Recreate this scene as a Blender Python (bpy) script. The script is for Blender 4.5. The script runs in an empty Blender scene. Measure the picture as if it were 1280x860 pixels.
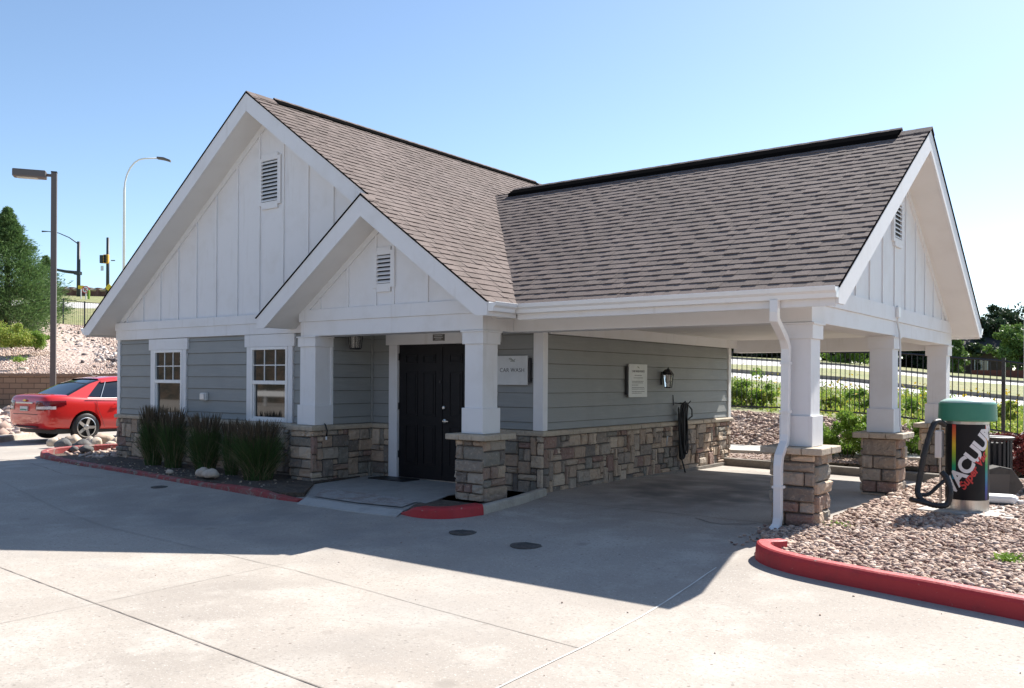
import bpy, bmesh, math, random
import numpy as np
from mathutils import Vector, Matrix, Euler
from mathutils import noise as mnoise

S = bpy.context.scene
COL = S.collection
R = math.radians
sin, cos, pi = math.sin, math.cos, math.pi

# ------------------------------------------------------------------ camera
CAM = Vector((6.958, -9.93, 1.555))
YAW, ROLL, FPX, SH = 0.646, 0.0062, 1096.4, 44.9
cd = bpy.data.cameras.new('camera')
cam = bpy.data.objects.new('camera', cd)
COL.objects.link(cam)
cam.matrix_world = Matrix.Translation(CAM) @ (Matrix.Rotation(YAW, 4, 'Z') @ Matrix.Rotation(pi/2, 4, 'X') @ Matrix.Rotation(ROLL, 4, 'Z'))
cd.sensor_width = 36
cd.lens = FPX/1280*36
cd.shift_y = SH/1280
cd.clip_start = .1
cd.clip_end = 3000
S.camera = cam

# ------------------------------------------------------------------ world, sun, exposure
SUN = Vector((.14, 1.035, 1.0)).normalized()
w = bpy.data.worlds.new('World')
S.world = w
w.use_nodes = True
nt = w.node_tree
sky = nt.nodes.new('ShaderNodeTexSky')
sky.sky_type = 'NISHITA'
sky.sun_disc = False
sky.sun_elevation = math.asin(SUN.z)
sky.sun_rotation = math.atan2(SUN.x, SUN.y)
sky.altitude = 1800
sky.air_density = 1.0
sky.dust_density = 1.7
sky.ozone_density = .25
bg = nt.nodes['Background']
bg.inputs[1].default_value = .098
wb = nt.nodes.new('ShaderNodeMix'); wb.data_type = 'RGBA'; wb.blend_type = 'MULTIPLY'; wb.inputs[0].default_value = 1; wb.inputs[7].default_value = (.90, .965, .99, 1)
nt.links.new(sky.outputs[0], wb.inputs[6]); nt.links.new(wb.outputs[2], bg.inputs[0])
sl = bpy.data.lights.new('sun', 'SUN')
sl.energy = 5.0
sl.angle = R(.5)
sl.color = (1, .955, .89)
so = bpy.data.objects.new('sun', sl)
COL.objects.link(so)
so.rotation_euler = (-SUN).to_track_quat('-Z', 'Y').to_euler()
so.location = (0, 0, 30)
S.view_settings.view_transform = 'Standard'
S.view_settings.look = 'None'
S.view_settings.exposure = 1.08
S.view_settings.gamma = 1
S.cycles.use_denoising = True
S.cycles.max_bounces = 6
S.cycles.diffuse_bounces = 4
S.cycles.glossy_bounces = 3
S.cycles.transparent_max_bounces = 6

def at(px, py, d):
    """the point seen at picture position px, py, d metres in front of the camera"""
    u = px-640; v = py-430-SH
    cr, sr = cos(ROLL), sin(ROLL)
    u, v = cr*u+sr*v, -sr*u+cr*v
    x = u/FPX*d; z = -v/FPX*d
    c, s = cos(YAW), sin(YAW)
    return Vector((CAM.x + c*x - s*d, CAM.y + s*x + c*d, CAM.z+z))

# ------------------------------------------------------------------ materials
def mat(name, col, rough=.7, var=(), bump=(), island=None, metal=0, spec=.5, coat=0, alpha=None, coords='Object'):
    """var: (scale, colour, lo, hi, (stretch)) noise layers; bump: (scale, strength, distance); island: ramp colours per loose piece"""
    m = bpy.data.materials.new(name)
    m.use_nodes = True
    n = m.node_tree.nodes; L = m.node_tree.links
    b = n['Principled BSDF']
    b.inputs['Roughness'].default_value = rough
    b.inputs['Metallic'].default_value = metal
    b.inputs['Specular IOR Level'].default_value = spec
    b.inputs['Coat Weight'].default_value = coat
    tc = n.new('ShaderNodeTexCoord')
    def rgb(c):
        o = n.new('ShaderNodeRGB'); o.outputs[0].default_value = (*c, 1); return o.outputs[0]
    if island:
        g = n.new('ShaderNodeNewGeometry')
        rp = n.new('ShaderNodeValToRGB')
        rp.color_ramp.interpolation = 'CONSTANT' if len(island) > 3 else 'LINEAR'
        e = rp.color_ramp.elements
        while len(e) < len(island): e.new(.5)
        k = len(island)
        for i, c in enumerate(island):
            e[i].position = i/k if k > 3 else i/max(1, k-1)
            e[i].color = (*c, 1)
        L.new(g.outputs['Random Per Island'], rp.inputs[0])
        cur = rp.outputs[0]
    else:
        cur = rgb(col)
    for v in var:
        sc, c2, lo, hi = v[:4]
        st = v[4] if len(v) > 4 else None
        src = tc.outputs[coords]
        if st:
            mp = n.new('ShaderNodeMapping'); mp.inputs['Scale'].default_value = st
            L.new(src, mp.inputs[0]); src = mp.outputs[0]
        no = n.new('ShaderNodeTexNoise'); no.inputs['Scale'].default_value = sc
        no.inputs['Detail'].default_value = 6; no.inputs['Roughness'].default_value = .6
        L.new(src, no.inputs['Vector'])
        mr = n.new('ShaderNodeMapRange')
        mr.inputs[1].default_value = lo; mr.inputs[2].default_value = hi
        L.new(no.outputs[0], mr.inputs[0])
        mx = n.new('ShaderNodeMix'); mx.data_type = 'RGBA'
        L.new(mr.outputs[0], mx.inputs[0]); L.new(cur, mx.inputs[6])
        mx.inputs[7].default_value = (*c2, 1)
        cur = mx.outputs[2]
    L.new(cur, b.inputs['Base Color'])
    prev = None
    for bp in bump:
        sc, stg, dist = bp[:3]
        st = bp[3] if len(bp) > 3 else None
        src = tc.outputs[coords]
        if st:
            mp = n.new('ShaderNodeMapping'); mp.inputs['Scale'].default_value = st
            L.new(src, mp.inputs[0]); src = mp.outputs[0]
        no = n.new('ShaderNodeTexNoise'); no.inputs['Scale'].default_value = sc
        no.inputs['Detail'].default_value = 5
        L.new(src, no.inputs['Vector'])
        bu = n.new('ShaderNodeBump'); bu.inputs['Strength'].default_value = stg; bu.inputs['Distance'].default_value = dist
        L.new(no.outputs[0], bu.inputs['Height'])
        if prev: L.new(prev, bu.inputs['Normal'])
        prev = bu.outputs[0]
    if prev: L.new(prev, b.inputs['Normal'])
    return m

M = {}
M['white'] = mat('white_paint', (.75, .75, .755), .55, [(3, (.70, .69, .675), .5, .75), (5, (.60, .585, .56), .60, .86, (1.6, 1.6, .12)), (40, (.76, .75, .73), .5, .8)], [(60, .12, .004)])
M['white_grain'] = mat('white_board', (.745, .745, .75), .6, [(2.5, (.68, .67, .655), .5, .8), (5, (.58, .565, .54), .60, .88, (1.6, 1.6, .12))], [(9, .25, .006, (12, 12, .7))])
M['soffit'] = mat('soffit_paint', (.74, .725, .70), .6, [(2, (.68, .66, .63), .45, .8)], [(60, .1, .003)])
M['siding'] = mat('grey_siding', (.268, .278, .270), .6, [(1.3, (.240, .250, .243), .45, .7), (7, (.288, .297, .288), .5, .75, (.25, .25, 3))], [(7, .35, .006, (.8, .8, 14))])
M['gutter'] = mat('white_metal', (.80, .80, .79), .35, [(6, (.72, .71, .69), .55, .8)], [(4, .15, .01)])
M['stone'] = mat('ashlar_stone', (.3, .25, .2), .85, [(9, (.22, .175, .13), .55, .85), (30, (.50, .42, .32), .55, .8)], [(11, 1.0, .05), (45, .8, .015)],
                 island=[(0.421, 0.309, 0.223), (0.297, 0.243, 0.193), (0.542, 0.425, 0.312), (0.204, 0.171, 0.143), (0.472, 0.367, 0.273), (0.357, 0.290, 0.230), (0.254, 0.229, 0.189), (0.492, 0.368, 0.262), (0.325, 0.222, 0.166), (0.289, 0.183, 0.146), (0.405, 0.336, 0.266), (0.591, 0.472, 0.353)])
M['mortar'] = mat('mortar', (.13, .11, .09), .95, [(20, (.10, .09, .08), .4, .7)], [(50, .5, .01)])
M['capstone'] = mat('cap_stone', (.48, .40, .30), .85, [(8, (.34, .28, .22), .45, .75), (35, (.55, .48, .38), .5, .8)], [(20, .6, .015)])
SHG = [(.160, .126, .112), (.176, .138, .124), (.146, .116, .103), (.166, .132, .118), (.188, .149, .133), (.154, .121, .108), (.170, .132, .118)]
M['shingle'] = mat('shingles', (.2, .17, .15), .95, [(45, (.085, .066, .06), .5, .75), (1.1, (.135, .105, .095), .5, .75), (.7, (.195, .155, .14), .52, .72), (160, (.24, .195, .175), .58, .8)], [(150, .6, .006)], island=SHG, spec=.25)
M['ridge'] = mat('ridge_vent', (.008, .0075, .0075), 1, spec=0)
M['black'] = mat('black_metal', (.02, .02, .022), .45)
M['rubber'] = mat('black_rubber', (.016, .016, .017), .5, [(12, (.03, .03, .03), .5, .7)])
M['door'] = mat('dark_door', (.007, .007, .009), .5, [(6, (.011, .010, .012), .4, .7)], [(30, .1, .003)], spec=.25)
M['silver'] = mat('silver', (.6, .6, .58), .3, metal=.9)
M['steel'] = mat('stainless', (.55, .54, .52), .33, [(8, (.4, .39, .37), .4, .7, (1, 1, .1))], metal=1)
M['plate'] = mat('sign_face', (.62, .63, .62), .45, [(5, (.56, .57, .56), .45, .7)])
M['ink'] = mat('sign_ink', (.07, .07, .07), .6)
M['logo'] = mat('logo_ink', (.15, .17, .10), .6)
M['brass'] = mat('plate_bronze', (.12, .11, .10), .5)
M['redkerb'] = mat('red_kerb_paint', (.40, .020, .026), .6, [(7, (.28, .022, .026), .5, .75), (30, (.42, .20, .17), .68, .76), (2, (.44, .035, .04), .5, .8)], [(25, .4, .01)])
def chips(m, col, sc, lo, hi):
    n = m.node_tree.nodes; L = m.node_tree.links; b = n['Principled BSDF']; cur = b.inputs['Base Color'].links[0].from_socket
    tc = n.new('ShaderNodeTexCoord'); no = n.new('ShaderNodeTexNoise'); no.inputs['Scale'].default_value = sc; no.inputs['Detail'].default_value = 9; no.inputs['Roughness'].default_value = .7
    L.new(tc.outputs['Object'], no.inputs[0]); mr = n.new('ShaderNodeMapRange'); mr.inputs[1].default_value = lo; mr.inputs[2].default_value = hi; L.new(no.outputs[0], mr.inputs[0])
    mx = n.new('ShaderNodeMix'); mx.data_type = 'RGBA'; mx.inputs[7].default_value = (*col, 1); L.new(mr.outputs[0], mx.inputs[0]); L.new(cur, mx.inputs[6]); L.new(mx.outputs[2], b.inputs['Base Color'])
M['redworn_shaded'] = mat('worn_shaded_red_kerb_paint', (.30, .045, .045), .7, [(7, (.20, .05, .045), .45, .65), (2, (.24, .10, .09), .5, .7)], [(25, .5, .012)])  # same kerb red, worn, and dulled further to paint in the facade's shade
chips(M['redworn_shaded'], (.26, .21, .18), 7, .52, .62)
chips(M['redkerb'], (.36, .27, .23), 11, .64, .69)
chips(M['redkerb'], (.12, .03, .03), 3, .62, .75)
M['kerb'] = mat('kerb_concrete', (.40, .36, .30), .9, [(4, (.27, .24, .20), .45, .75), (40, (.45, .41, .36), .5, .8)], [(40, .4, .008)])
M['kerbdark'] = mat('kerb_weathered', (.25, .22, .185), .9, [(4, (.16, .14, .12), .45, .75), (40, (.32, .29, .25), .5, .8)], [(40, .4, .008)])
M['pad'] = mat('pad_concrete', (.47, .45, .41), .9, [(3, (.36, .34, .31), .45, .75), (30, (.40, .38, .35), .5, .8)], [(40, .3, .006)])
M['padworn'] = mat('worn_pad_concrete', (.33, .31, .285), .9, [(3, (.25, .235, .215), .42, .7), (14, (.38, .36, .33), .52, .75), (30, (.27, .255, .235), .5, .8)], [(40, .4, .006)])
M['lip'] = mat('pale_concrete', (.42, .41, .385), .9, [(6, (.32, .31, .29), .45, .75), (30, (.48, .46, .43), .5, .8)], [(40, .4, .006)])
M['mulch'] = mat('mulch', (.10, .075, .055), .95, [(25, (.20, .155, .12), .5, .7), (6, (.05, .038, .03), .45, .7)], [(40, 1, .03)])
M['glass'] = mat('window_glass', (.012, .014, .014), .03, spec=1.0)
M['blade'] = mat('grass_blades', (.02, .04, .015), .75, island=[(.045, .095, .025), (.075, .13, .038), (.06, .09, .03)], spec=.2)
M['plume'] = mat('seed_heads', (.1, .08, .05), .8, island=[(.10, .075, .048), (.15, .115, .075), (.075, .060, .040)], spec=.2)
def leafmat(name, cols, tr=.35, rough=.6):
    m = mat(name, cols[0], rough, island=cols, spec=.3)
    n = m.node_tree.nodes; L = m.node_tree.links
    b = n['Principled BSDF']; out = n['Material Output']
    t = n.new('ShaderNodeBsdfTranslucent'); mx = n.new('ShaderNodeMixShader'); mx.inputs[0].default_value = tr
    L.new(b.inputs['Base Color'].links[0].from_socket, t.inputs[0])
    L.new(b.outputs[0], mx.inputs[1]); L.new(t.outputs[0], mx.inputs[2]); L.new(mx.outputs[0], out.inputs[0])
    return m
M['leaf_bright'] = leafmat('bright_leaves', [(.15, .27, .03), (.24, .36, .06), (.10, .19, .03)])
M['leaf_yellow'] = leafmat('yellow_green_leaves', [(.34, .40, .07), (.25, .35, .05), (.44, .44, .11), (.16, .25, .04)])
M['leaf_dark'] = leafmat('dark_leaves', [(.03, .055, .025), (.055, .085, .035), (.02, .038, .018)], .2)
M['leaf_mid'] = leafmat('mid_leaves', [(.10, .18, .045), (.16, .25, .06), (.06, .12, .03)], .3)
M['leaf_red'] = leafmat('burgundy_leaves', [(.13, .025, .025), (.20, .05, .045), (.08, .02, .02)], .25)
M['needle'] = leafmat('pine_needles', [(.07, .14, .045), (.14, .23, .07), (.04, .085, .033)], .3)
M['flower'] = leafmat('yellow_petals', [(.7, .45, .03), (.75, .55, .06), (.65, .4, .02)], .2)
M['bark'] = mat('bark', (.10, .075, .055), .9, [(8, (.06, .045, .035), .4, .7)], [(15, .8, .03)])
M['drygrass'] = mat('grass_slope', (.22, .235, .09), .95, [(.35, (.30, .27, .13), .4, .65), (3, (.13, .17, .05), .45, .7), (12, (.33, .31, .16), .5, .75)], [(3, .6, .2), (14, .8, .08)])
M['planting'] = mat('planting_soil', (.30, .26, .17), .95, [(.9, (.20, .24, .06), .4, .6), (6, (.14, .19, .05), .45, .7), (20, (.42, .36, .26), .55, .7)], [(12, 1, .1)])
M['road'] = mat('pale_road', (.50, .48, .45), .9, [(1, (.42, .40, .38), .4, .7)])
M['asphalt'] = mat('asphalt', (.07, .07, .075), .9, [(1, (.1, .1, .1), .4, .7)])
GR = [(0.440, 0.315, 0.244), (0.320, 0.216, 0.166), (0.540, 0.414, 0.331), (0.200, 0.136, 0.110), (0.480, 0.338, 0.248), (0.380, 0.277, 0.221), (0.620, 0.498, 0.414), (0.280, 0.174, 0.138), (0.500, 0.385, 0.304)]
M['gravel'] = mat('gravel_stones', (.4, .3, .25), .9, [(40, (.30, .22, .19), .5, .8)], [(60, .5, .01)], island=GR)
M['gravelbase'] = mat('gravel_bed', (.22, .16, .135), .95, [(25, (.42, .32, .27), .48, .6), (60, (.08, .06, .05), .55, .65)], [(30, 1, .04)])
M['bank'] = mat('gravel_bank', (.50, .375, .315), .95, [(5, (.34, .24, .20), .5, .62), (.25, (.56, .43, .34), .4, .7), (9, (.70, .60, .54), .54, .66)], [(6, 1, .12)])
M['rock'] = mat('boulder', (.50, .38, .28), .9, [(4, (.30, .24, .19), .45, .7), (20, (.5, .45, .38), .5, .8)], [(6, .6, .05)])
M['rockdark'] = mat('dark_boulder', (.10, .10, .10), .9, [(4, (.16, .15, .14), .45, .7)], [(6, .6, .05)])
M['rockwhite'] = mat('pale_boulder', (.56, .47, .37), .9, [(6, (.40, .31, .24), .5, .75)], [(8, .5, .04)])
M['green'] = mat('green_plastic', (.040, .22, .145), .42, [(4, (.055, .25, .17), .5, .8)])
M['vacblack'] = mat('vac_black', (.009, .009, .011), .5, spec=.25)
M['lampgray'] = mat('lamp_bronze', (.115, .10, .092), .5)
M['galv'] = mat('galvanised', (.62, .62, .63), .4, metal=.3)
M['lens'] = mat('lamp_lens', (.55, .55, .5), .2)
M['bulb'] = mat('bulb', (.8, .78, .7), .3)
M['bulb'].node_tree.nodes['Principled BSDF'].inputs['Emission Color'].default_value = (1, .95, .85, 1)
M['bulb'].node_tree.nodes['Principled BSDF'].inputs['Emission Strength'].default_value = 0

def brickmat(name, c1, c2, mo, bw, rh, axis, msz=.012, bumpd=.01):
    m = mat(name, c1, .9)
    n = m.node_tree.nodes; L = m.node_tree.links; b = n['Principled BSDF']
    tc = n.new('ShaderNodeTexCoord'); sx = n.new('ShaderNodeSeparateXYZ'); cb = n.new('ShaderNodeCombineXYZ')
    L.new(tc.outputs['UV'], sx.inputs[0]); L.new(sx.outputs[0], cb.inputs[0]); L.new(sx.outputs[1], cb.inputs[1])
    br = n.new('ShaderNodeTexBrick')
    br.inputs['Color1'].default_value = (*c1, 1); br.inputs['Color2'].default_value = (*c2, 1); br.inputs['Mortar'].default_value = (*mo, 1)
    br.inputs['Scale'].default_value = 1; br.inputs['Brick Width'].default_value = bw; br.inputs['Row Height'].default_value = rh
    br.inputs['Mortar Size'].default_value = msz
    L.new(cb.outputs[0], br.inputs[0])
    no = n.new('ShaderNodeTexNoise'); no.inputs['Scale'].default_value = 12
    L.new(cb.outputs[0], no.inputs[0])
    mx = n.new('ShaderNodeMix'); mx.data_type = 'RGBA'; mx.blend_type = 'MULTIPLY'; mx.inputs[0].default_value = .6
    L.new(br.outputs[0], mx.inputs[6]); L.new(no.outputs[0], mx.inputs[7])
    L.new(br.outputs[0], b.inputs['Base Color'])
    bu = n.new('ShaderNodeBump'); bu.inputs['Distance'].default_value = bumpd; bu.invert = True
    L.new(br.outputs['Fac'], bu.inputs['Height']); L.new(bu.outputs[0], b.inputs['Normal'])
    return m

# concrete drive: blotches, speckle, tyre staining, painted shade
def concrete(name):
    m = mat(name, (0.385, 0.340, 0.293), .88,
            [(.35, (0.312, 0.275, 0.238), .44, .60), (1.6, (0.435, 0.394, 0.345), .5, .66), (.9, (0.320, 0.297, 0.270), .62, .80, (.6, 1.6, 1)),
             (28, (0.320, 0.284, 0.243), .52, .72), (90, (0.459, 0.413, 0.357), .55, .75), (38, (.27, .245, .215), .56, .66), (55, (.52, .49, .44), .60, .68)], [(70, .35, .004), (12, .15, .006)])
    n = m.node_tree.nodes; L = m.node_tree.links; b = n['Principled BSDF']
    tc = n.new('ShaderNodeTexCoord')
    cur = b.inputs['Base Color'].links[0].from_socket
    # aggregate pits
    vo = n.new('ShaderNodeTexVoronoi'); vo.inputs['Scale'].default_value = 9; vo.inputs['Randomness'].default_value = 1
    L.new(tc.outputs['Object'], vo.inputs['Vector'])
    mr = n.new('ShaderNodeMapRange'); mr.inputs[1].default_value = .13; mr.inputs[2].default_value = .07
    L.new(vo.outputs['Distance'], mr.inputs[0])
    vc = n.new('ShaderNodeSeparateColor'); L.new(vo.outputs['Color'], vc.inputs[0])
    gt = n.new('ShaderNodeMath'); gt.operation = 'GREATER_THAN'; gt.inputs[1].default_value = .5
    L.new(vc.outputs[0], gt.inputs[0])
    mu = n.new('ShaderNodeMath'); mu.operation = 'MULTIPLY'; L.new(mr.outputs[0], mu.inputs[0]); L.new(gt.outputs[0], mu.inputs[1])
    m2 = n.new('ShaderNodeMath'); m2.operation = 'MULTIPLY'; m2.inputs[1].default_value = .75; L.new(mu.outputs[0], m2.inputs[0])
    mx = n.new('ShaderNodeMix'); mx.data_type = 'RGBA'; mx.inputs[7].default_value = (.16, .13, .11, 1)
    L.new(m2.outputs[0], mx.inputs[0]); L.new(cur, mx.inputs[6])
    # oily wear where cars stand and roll, plus painted shade near the building
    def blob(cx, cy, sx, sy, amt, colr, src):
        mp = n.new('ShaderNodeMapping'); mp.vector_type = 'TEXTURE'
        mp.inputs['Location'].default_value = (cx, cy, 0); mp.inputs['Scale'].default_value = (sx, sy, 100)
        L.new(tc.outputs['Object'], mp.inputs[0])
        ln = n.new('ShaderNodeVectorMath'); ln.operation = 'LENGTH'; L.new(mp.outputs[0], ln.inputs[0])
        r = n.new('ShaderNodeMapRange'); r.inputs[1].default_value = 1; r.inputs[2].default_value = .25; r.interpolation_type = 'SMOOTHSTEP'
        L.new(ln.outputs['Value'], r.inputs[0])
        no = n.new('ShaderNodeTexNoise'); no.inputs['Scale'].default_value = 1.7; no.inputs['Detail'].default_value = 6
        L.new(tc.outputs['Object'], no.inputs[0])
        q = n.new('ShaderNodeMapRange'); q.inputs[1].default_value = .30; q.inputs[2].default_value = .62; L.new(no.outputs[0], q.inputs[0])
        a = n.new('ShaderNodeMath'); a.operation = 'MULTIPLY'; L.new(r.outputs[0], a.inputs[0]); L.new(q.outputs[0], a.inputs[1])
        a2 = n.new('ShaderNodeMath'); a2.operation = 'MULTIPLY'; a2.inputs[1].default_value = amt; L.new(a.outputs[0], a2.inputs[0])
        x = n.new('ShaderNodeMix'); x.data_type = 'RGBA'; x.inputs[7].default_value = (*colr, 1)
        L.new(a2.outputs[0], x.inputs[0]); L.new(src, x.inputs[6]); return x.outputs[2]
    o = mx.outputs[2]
    o = blob(1.7, 2.6, 2.3, 4.8, .8, (.13, .115, .105), o)  # floor oil, deepened to paint in shade under the carport roof
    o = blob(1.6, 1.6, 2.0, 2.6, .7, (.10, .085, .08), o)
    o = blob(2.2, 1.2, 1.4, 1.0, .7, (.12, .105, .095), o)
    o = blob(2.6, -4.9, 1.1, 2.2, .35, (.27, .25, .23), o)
    o = blob(-1.8, -3.3, 5.5, 1.7, .6, (.19, .178, .17), o)  # building's shade on the drive, painted into the concrete colour
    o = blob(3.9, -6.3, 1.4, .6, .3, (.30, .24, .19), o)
    def drops(sc, r0, r1, keep, colr, amt, src, seed):
        mp = n.new('ShaderNodeMapping'); mp.inputs['Location'].default_value = (seed, seed*.7, 0); L.new(tc.outputs['Object'], mp.inputs[0])
        v = n.new('ShaderNodeTexVoronoi'); v.inputs['Scale'].default_value = sc; L.new(mp.outputs[0], v.inputs['Vector'])
        a = n.new('ShaderNodeMapRange'); a.inputs[1].default_value = r0; a.inputs[2].default_value = r1; a.inputs[3].default_value = 1; a.inputs[4].default_value = 0; L.new(v.outputs['Distance'], a.inputs[0])
        s_ = n.new('ShaderNodeSeparateColor'); L.new(v.outputs['Color'], s_.inputs[0])
        g_ = n.new('ShaderNodeMath'); g_.operation = 'GREATER_THAN'; g_.inputs[1].default_value = keep; L.new(s_.outputs[1], g_.inputs[0])
        q = n.new('ShaderNodeMath'); q.operation = 'MULTIPLY'; L.new(a.outputs[0], q.inputs[0]); L.new(g_.outputs[0], q.inputs[1])
        q2 = n.new('ShaderNodeMath'); q2.operation = 'MULTIPLY'; q2.inputs[1].default_value = amt; L.new(q.outputs[0], q2.inputs[0])
        x = n.new('ShaderNodeMix'); x.data_type = 'RGBA'; x.inputs[7].default_value = (*colr, 1); L.new(q2.outputs[0], x.inputs[0]); L.new(src, x.inputs[6]); return x.outputs[2]
    o = drops(1.1, .05, .10, .55, (.24, .21, .18), .6, o, 3)
    o = drops(2.3, .03, .07, .6, (.22, .19, .165), .5, o, 9)
    o = drops(4.5, .03, .06, .7, (.14, .10, .08), .8, o, 5)
    # tyre tracks swinging from the carport to the drive
    wv = n.new('ShaderNodeTexWave'); wv.wave_type = 'RINGS'; wv.rings_direction = 'Z'; wv.inputs['Scale'].default_value = .16; wv.inputs['Distortion'].default_value = 1.2; wv.inputs['Detail Scale'].default_value = .4
    mp = n.new('ShaderNodeMapping'); mp.inputs['Location'].default_value = (9, 1, 0); L.new(tc.outputs['Object'], mp.inputs[0]); L.new(mp.outputs[0], wv.inputs['Vector'])
    mr = n.new('ShaderNodeMapRange'); mr.inputs[1].default_value = .72; mr.inputs[2].default_value = 1.0; mr.inputs[4].default_value = .32; L.new(wv.outputs['Fac'], mr.inputs[0])
    no = n.new('ShaderNodeTexNoise'); no.inputs['Scale'].default_value = 2.2; no.inputs['Detail'].default_value = 8; L.new(tc.outputs['Object'], no.inputs[0])
    mu = n.new('ShaderNodeMath'); mu.operation = 'MULTIPLY'; L.new(mr.outputs[0], mu.inputs[0]); L.new(no.outputs[0], mu.inputs[1])
    x = n.new('ShaderNodeMix'); x.data_type = 'RGBA'; x.inputs[7].default_value = (.25, .22, .19, 1); L.new(mu.outputs[0], x.inputs[0]); L.new(o, x.inputs[6]); o = x.outputs[2]
    L.new(o, b.inputs['Base Color'])
    return m
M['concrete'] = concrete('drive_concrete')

# ------------------------------------------------------------------ mesh helpers
class MB:
    def __init__(s): s.v = []; s.f = []; s.uv = None
    def add(s, vs, fs):
        k = len(s.v); s.v.extend([tuple(p) for p in vs]); s.f.extend([tuple(i+k for i in f) for f in fs]); return s
    def box(s, a, b):
        x0, y0, z0 = a; x1, y1, z1 = b
        return s.add([(x0,y0,z0),(x1,y0,z0),(x1,y1,z0),(x0,y1,z0),(x0,y0,z1),(x1,y0,z1),(x1,y1,z1),(x0,y1,z1)],
                     [(0,3,2,1),(4,5,6,7),(0,1,5,4),(1,2,6,5),(2,3,7,6),(3,0,4,7)])
    def prism(s, pts, off):
        """closed polygon pts (3D) extruded by vector off"""
        n = len(pts); off = Vector(off)
        vs = [Vector(p) for p in pts]+[Vector(p)+off for p in pts]
        fs = [tuple(range(n))[::-1], tuple(range(n, 2*n))]+[(i, (i+1) % n, n+(i+1) % n, n+i) for i in range(n)]
        return s.add(vs, fs)
    def tube(s, pts, r, n=8, caps=True, flat=1):
        pts = [Vector(p) for p in pts]; rr = r if isinstance(r, (list, tuple)) else [r]*len(pts)
        up = None; vs = []
        for i, p in enumerate(pts):
            t = (pts[min(i+1, len(pts)-1)]-pts[max(i-1, 0)]).normalized()
            if up is None:
                up = Vector((0,0,1)) if abs(t.z) < .9 else Vector((1,0,0))
            a = t.cross(up).normalized(); up = a.cross(t).normalized()
            for k in range(n):
                q = 2*pi*k/n
                vs.append(p+a*cos(q)*rr[i]*flat+up*sin(q)*rr[i])
        fs = []
        for i in range(len(pts)-1):
            for k in range(n):
                a0 = i*n+k; b0 = i*n+(k+1) % n
                fs.append((a0, b0, b0+n, a0+n))
        if caps:
            fs.append(tuple(range(n))[::-1]); m = (len(pts)-1)*n; fs.append(tuple(range(m, m+n)))
        return s.add(vs, fs)
    def lathe(s, prof, c=(0,0,0), n=32, caps=True):
        vs = []; fs = []
        for r, z in prof:
            for k in range(n):
                q = 2*pi*k/n; vs.append((c[0]+r*cos(q), c[1]+r*sin(q), c[2]+z))
        for i in range(len(prof)-1):
            for k in range(n):
                a0 = i*n+k; b0 = i*n+(k+1) % n; fs.append((a0, b0, b0+n, a0+n))
        if caps:
            fs.append(tuple(range(n))[::-1]); m = (len(prof)-1)*n; fs.append(tuple(range(m, m+n)))
        return s.add(vs, fs)
    def build(s, name, m, parent=None, smooth=False, bevel=0, kind=None, recalc=True, loc=None):
        me = bpy.data.meshes.new(name); me.from_pydata(s.v, [], s.f)
        if recalc and len(s.f) < 60000:
            bm = bmesh.new(); bm.from_mesh(me); bmesh.ops.recalc_face_normals(bm, faces=bm.faces); bm.to_mesh(me); bm.free()
        me.materials.append(m)
        if smooth: me.polygons.foreach_set('use_smooth', [True]*len(me.polygons))
        o = bpy.data.objects.new(name, me); COL.objects.link(o)
        if parent: o.parent = parent
        if loc: o.location = loc
        if bevel:
            b = o.modifiers.new('bevel', 'BEVEL'); b.width = bevel; b.segments = 2; b.limit_method = 'ANGLE'; b.angle_limit = R(40)
        if kind: o['kind'] = kind
        return o

def tag(o, label=None, cat=None, group=None, kind=None):
    if label: o['label'] = label
    if cat: o['category'] = cat
    if group: o['group'] = group
    if kind: o['kind'] = kind
    return o
def empty(name, loc=(0,0,0), rz=0, **k):
    o = bpy.data.objects.new(name, None); COL.objects.link(o); o.location = loc; o.rotation_euler = (0, 0, rz); o.empty_display_size = .2
    tag(o, **k); return o
def copy_tree(o, parent=None):
    c = o.copy(); COL.objects.link(c)
    if parent: c.parent = parent
    for ch in list(o.children): copy_tree(ch, c)
    return c
def text_mesh(s, size, offset=0, align='CENTER', extrude=.001, shear=0, space=1.0):
    cu = bpy.data.curves.new('t', 'FONT'); cu.body = s; cu.size = size; cu.offset = offset
    cu.align_x = align; cu.align_y = 'CENTER'; cu.extrude = extrude; cu.shear = shear; cu.space_character = space
    o = bpy.data.objects.new('t', cu); COL.objects.link(o)
    bpy.context.view_layer.update()
    me = bpy.data.meshes.new_from_object(o.evaluated_get(bpy.context.evaluated_depsgraph_get()))
    bpy.data.objects.remove(o); bpy.data.curves.remove(cu)
    return me
def obj(name, me, m, parent=None, mw=None):
    me.materials.clear(); me.materials.append(m)
    o = bpy.data.objects.new(name, me); COL.objects.link(o)
    if parent: o.parent = parent
    if mw is not None: o.matrix_local = mw
    return o

def sstep(a, b, x):
    t = min(1, max(0, (x-a)/(b-a))); return t*t*(3-2*t)
def hz(x, y):
    """height of the paving: falls from the building towards the drain line in the drive"""
    z = -.19*sstep(-1.4, -4.4, y)*sstep(-9.5, -3.5, x)
    z += -.05*sstep(-.3, -1.4, y)*sstep(.3, 1.5, x)*(1-sstep(-1.4, -4.4, y))
    z += -.06*sstep(1, 6, y)*sstep(-1, 0, x)
    return z
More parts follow.
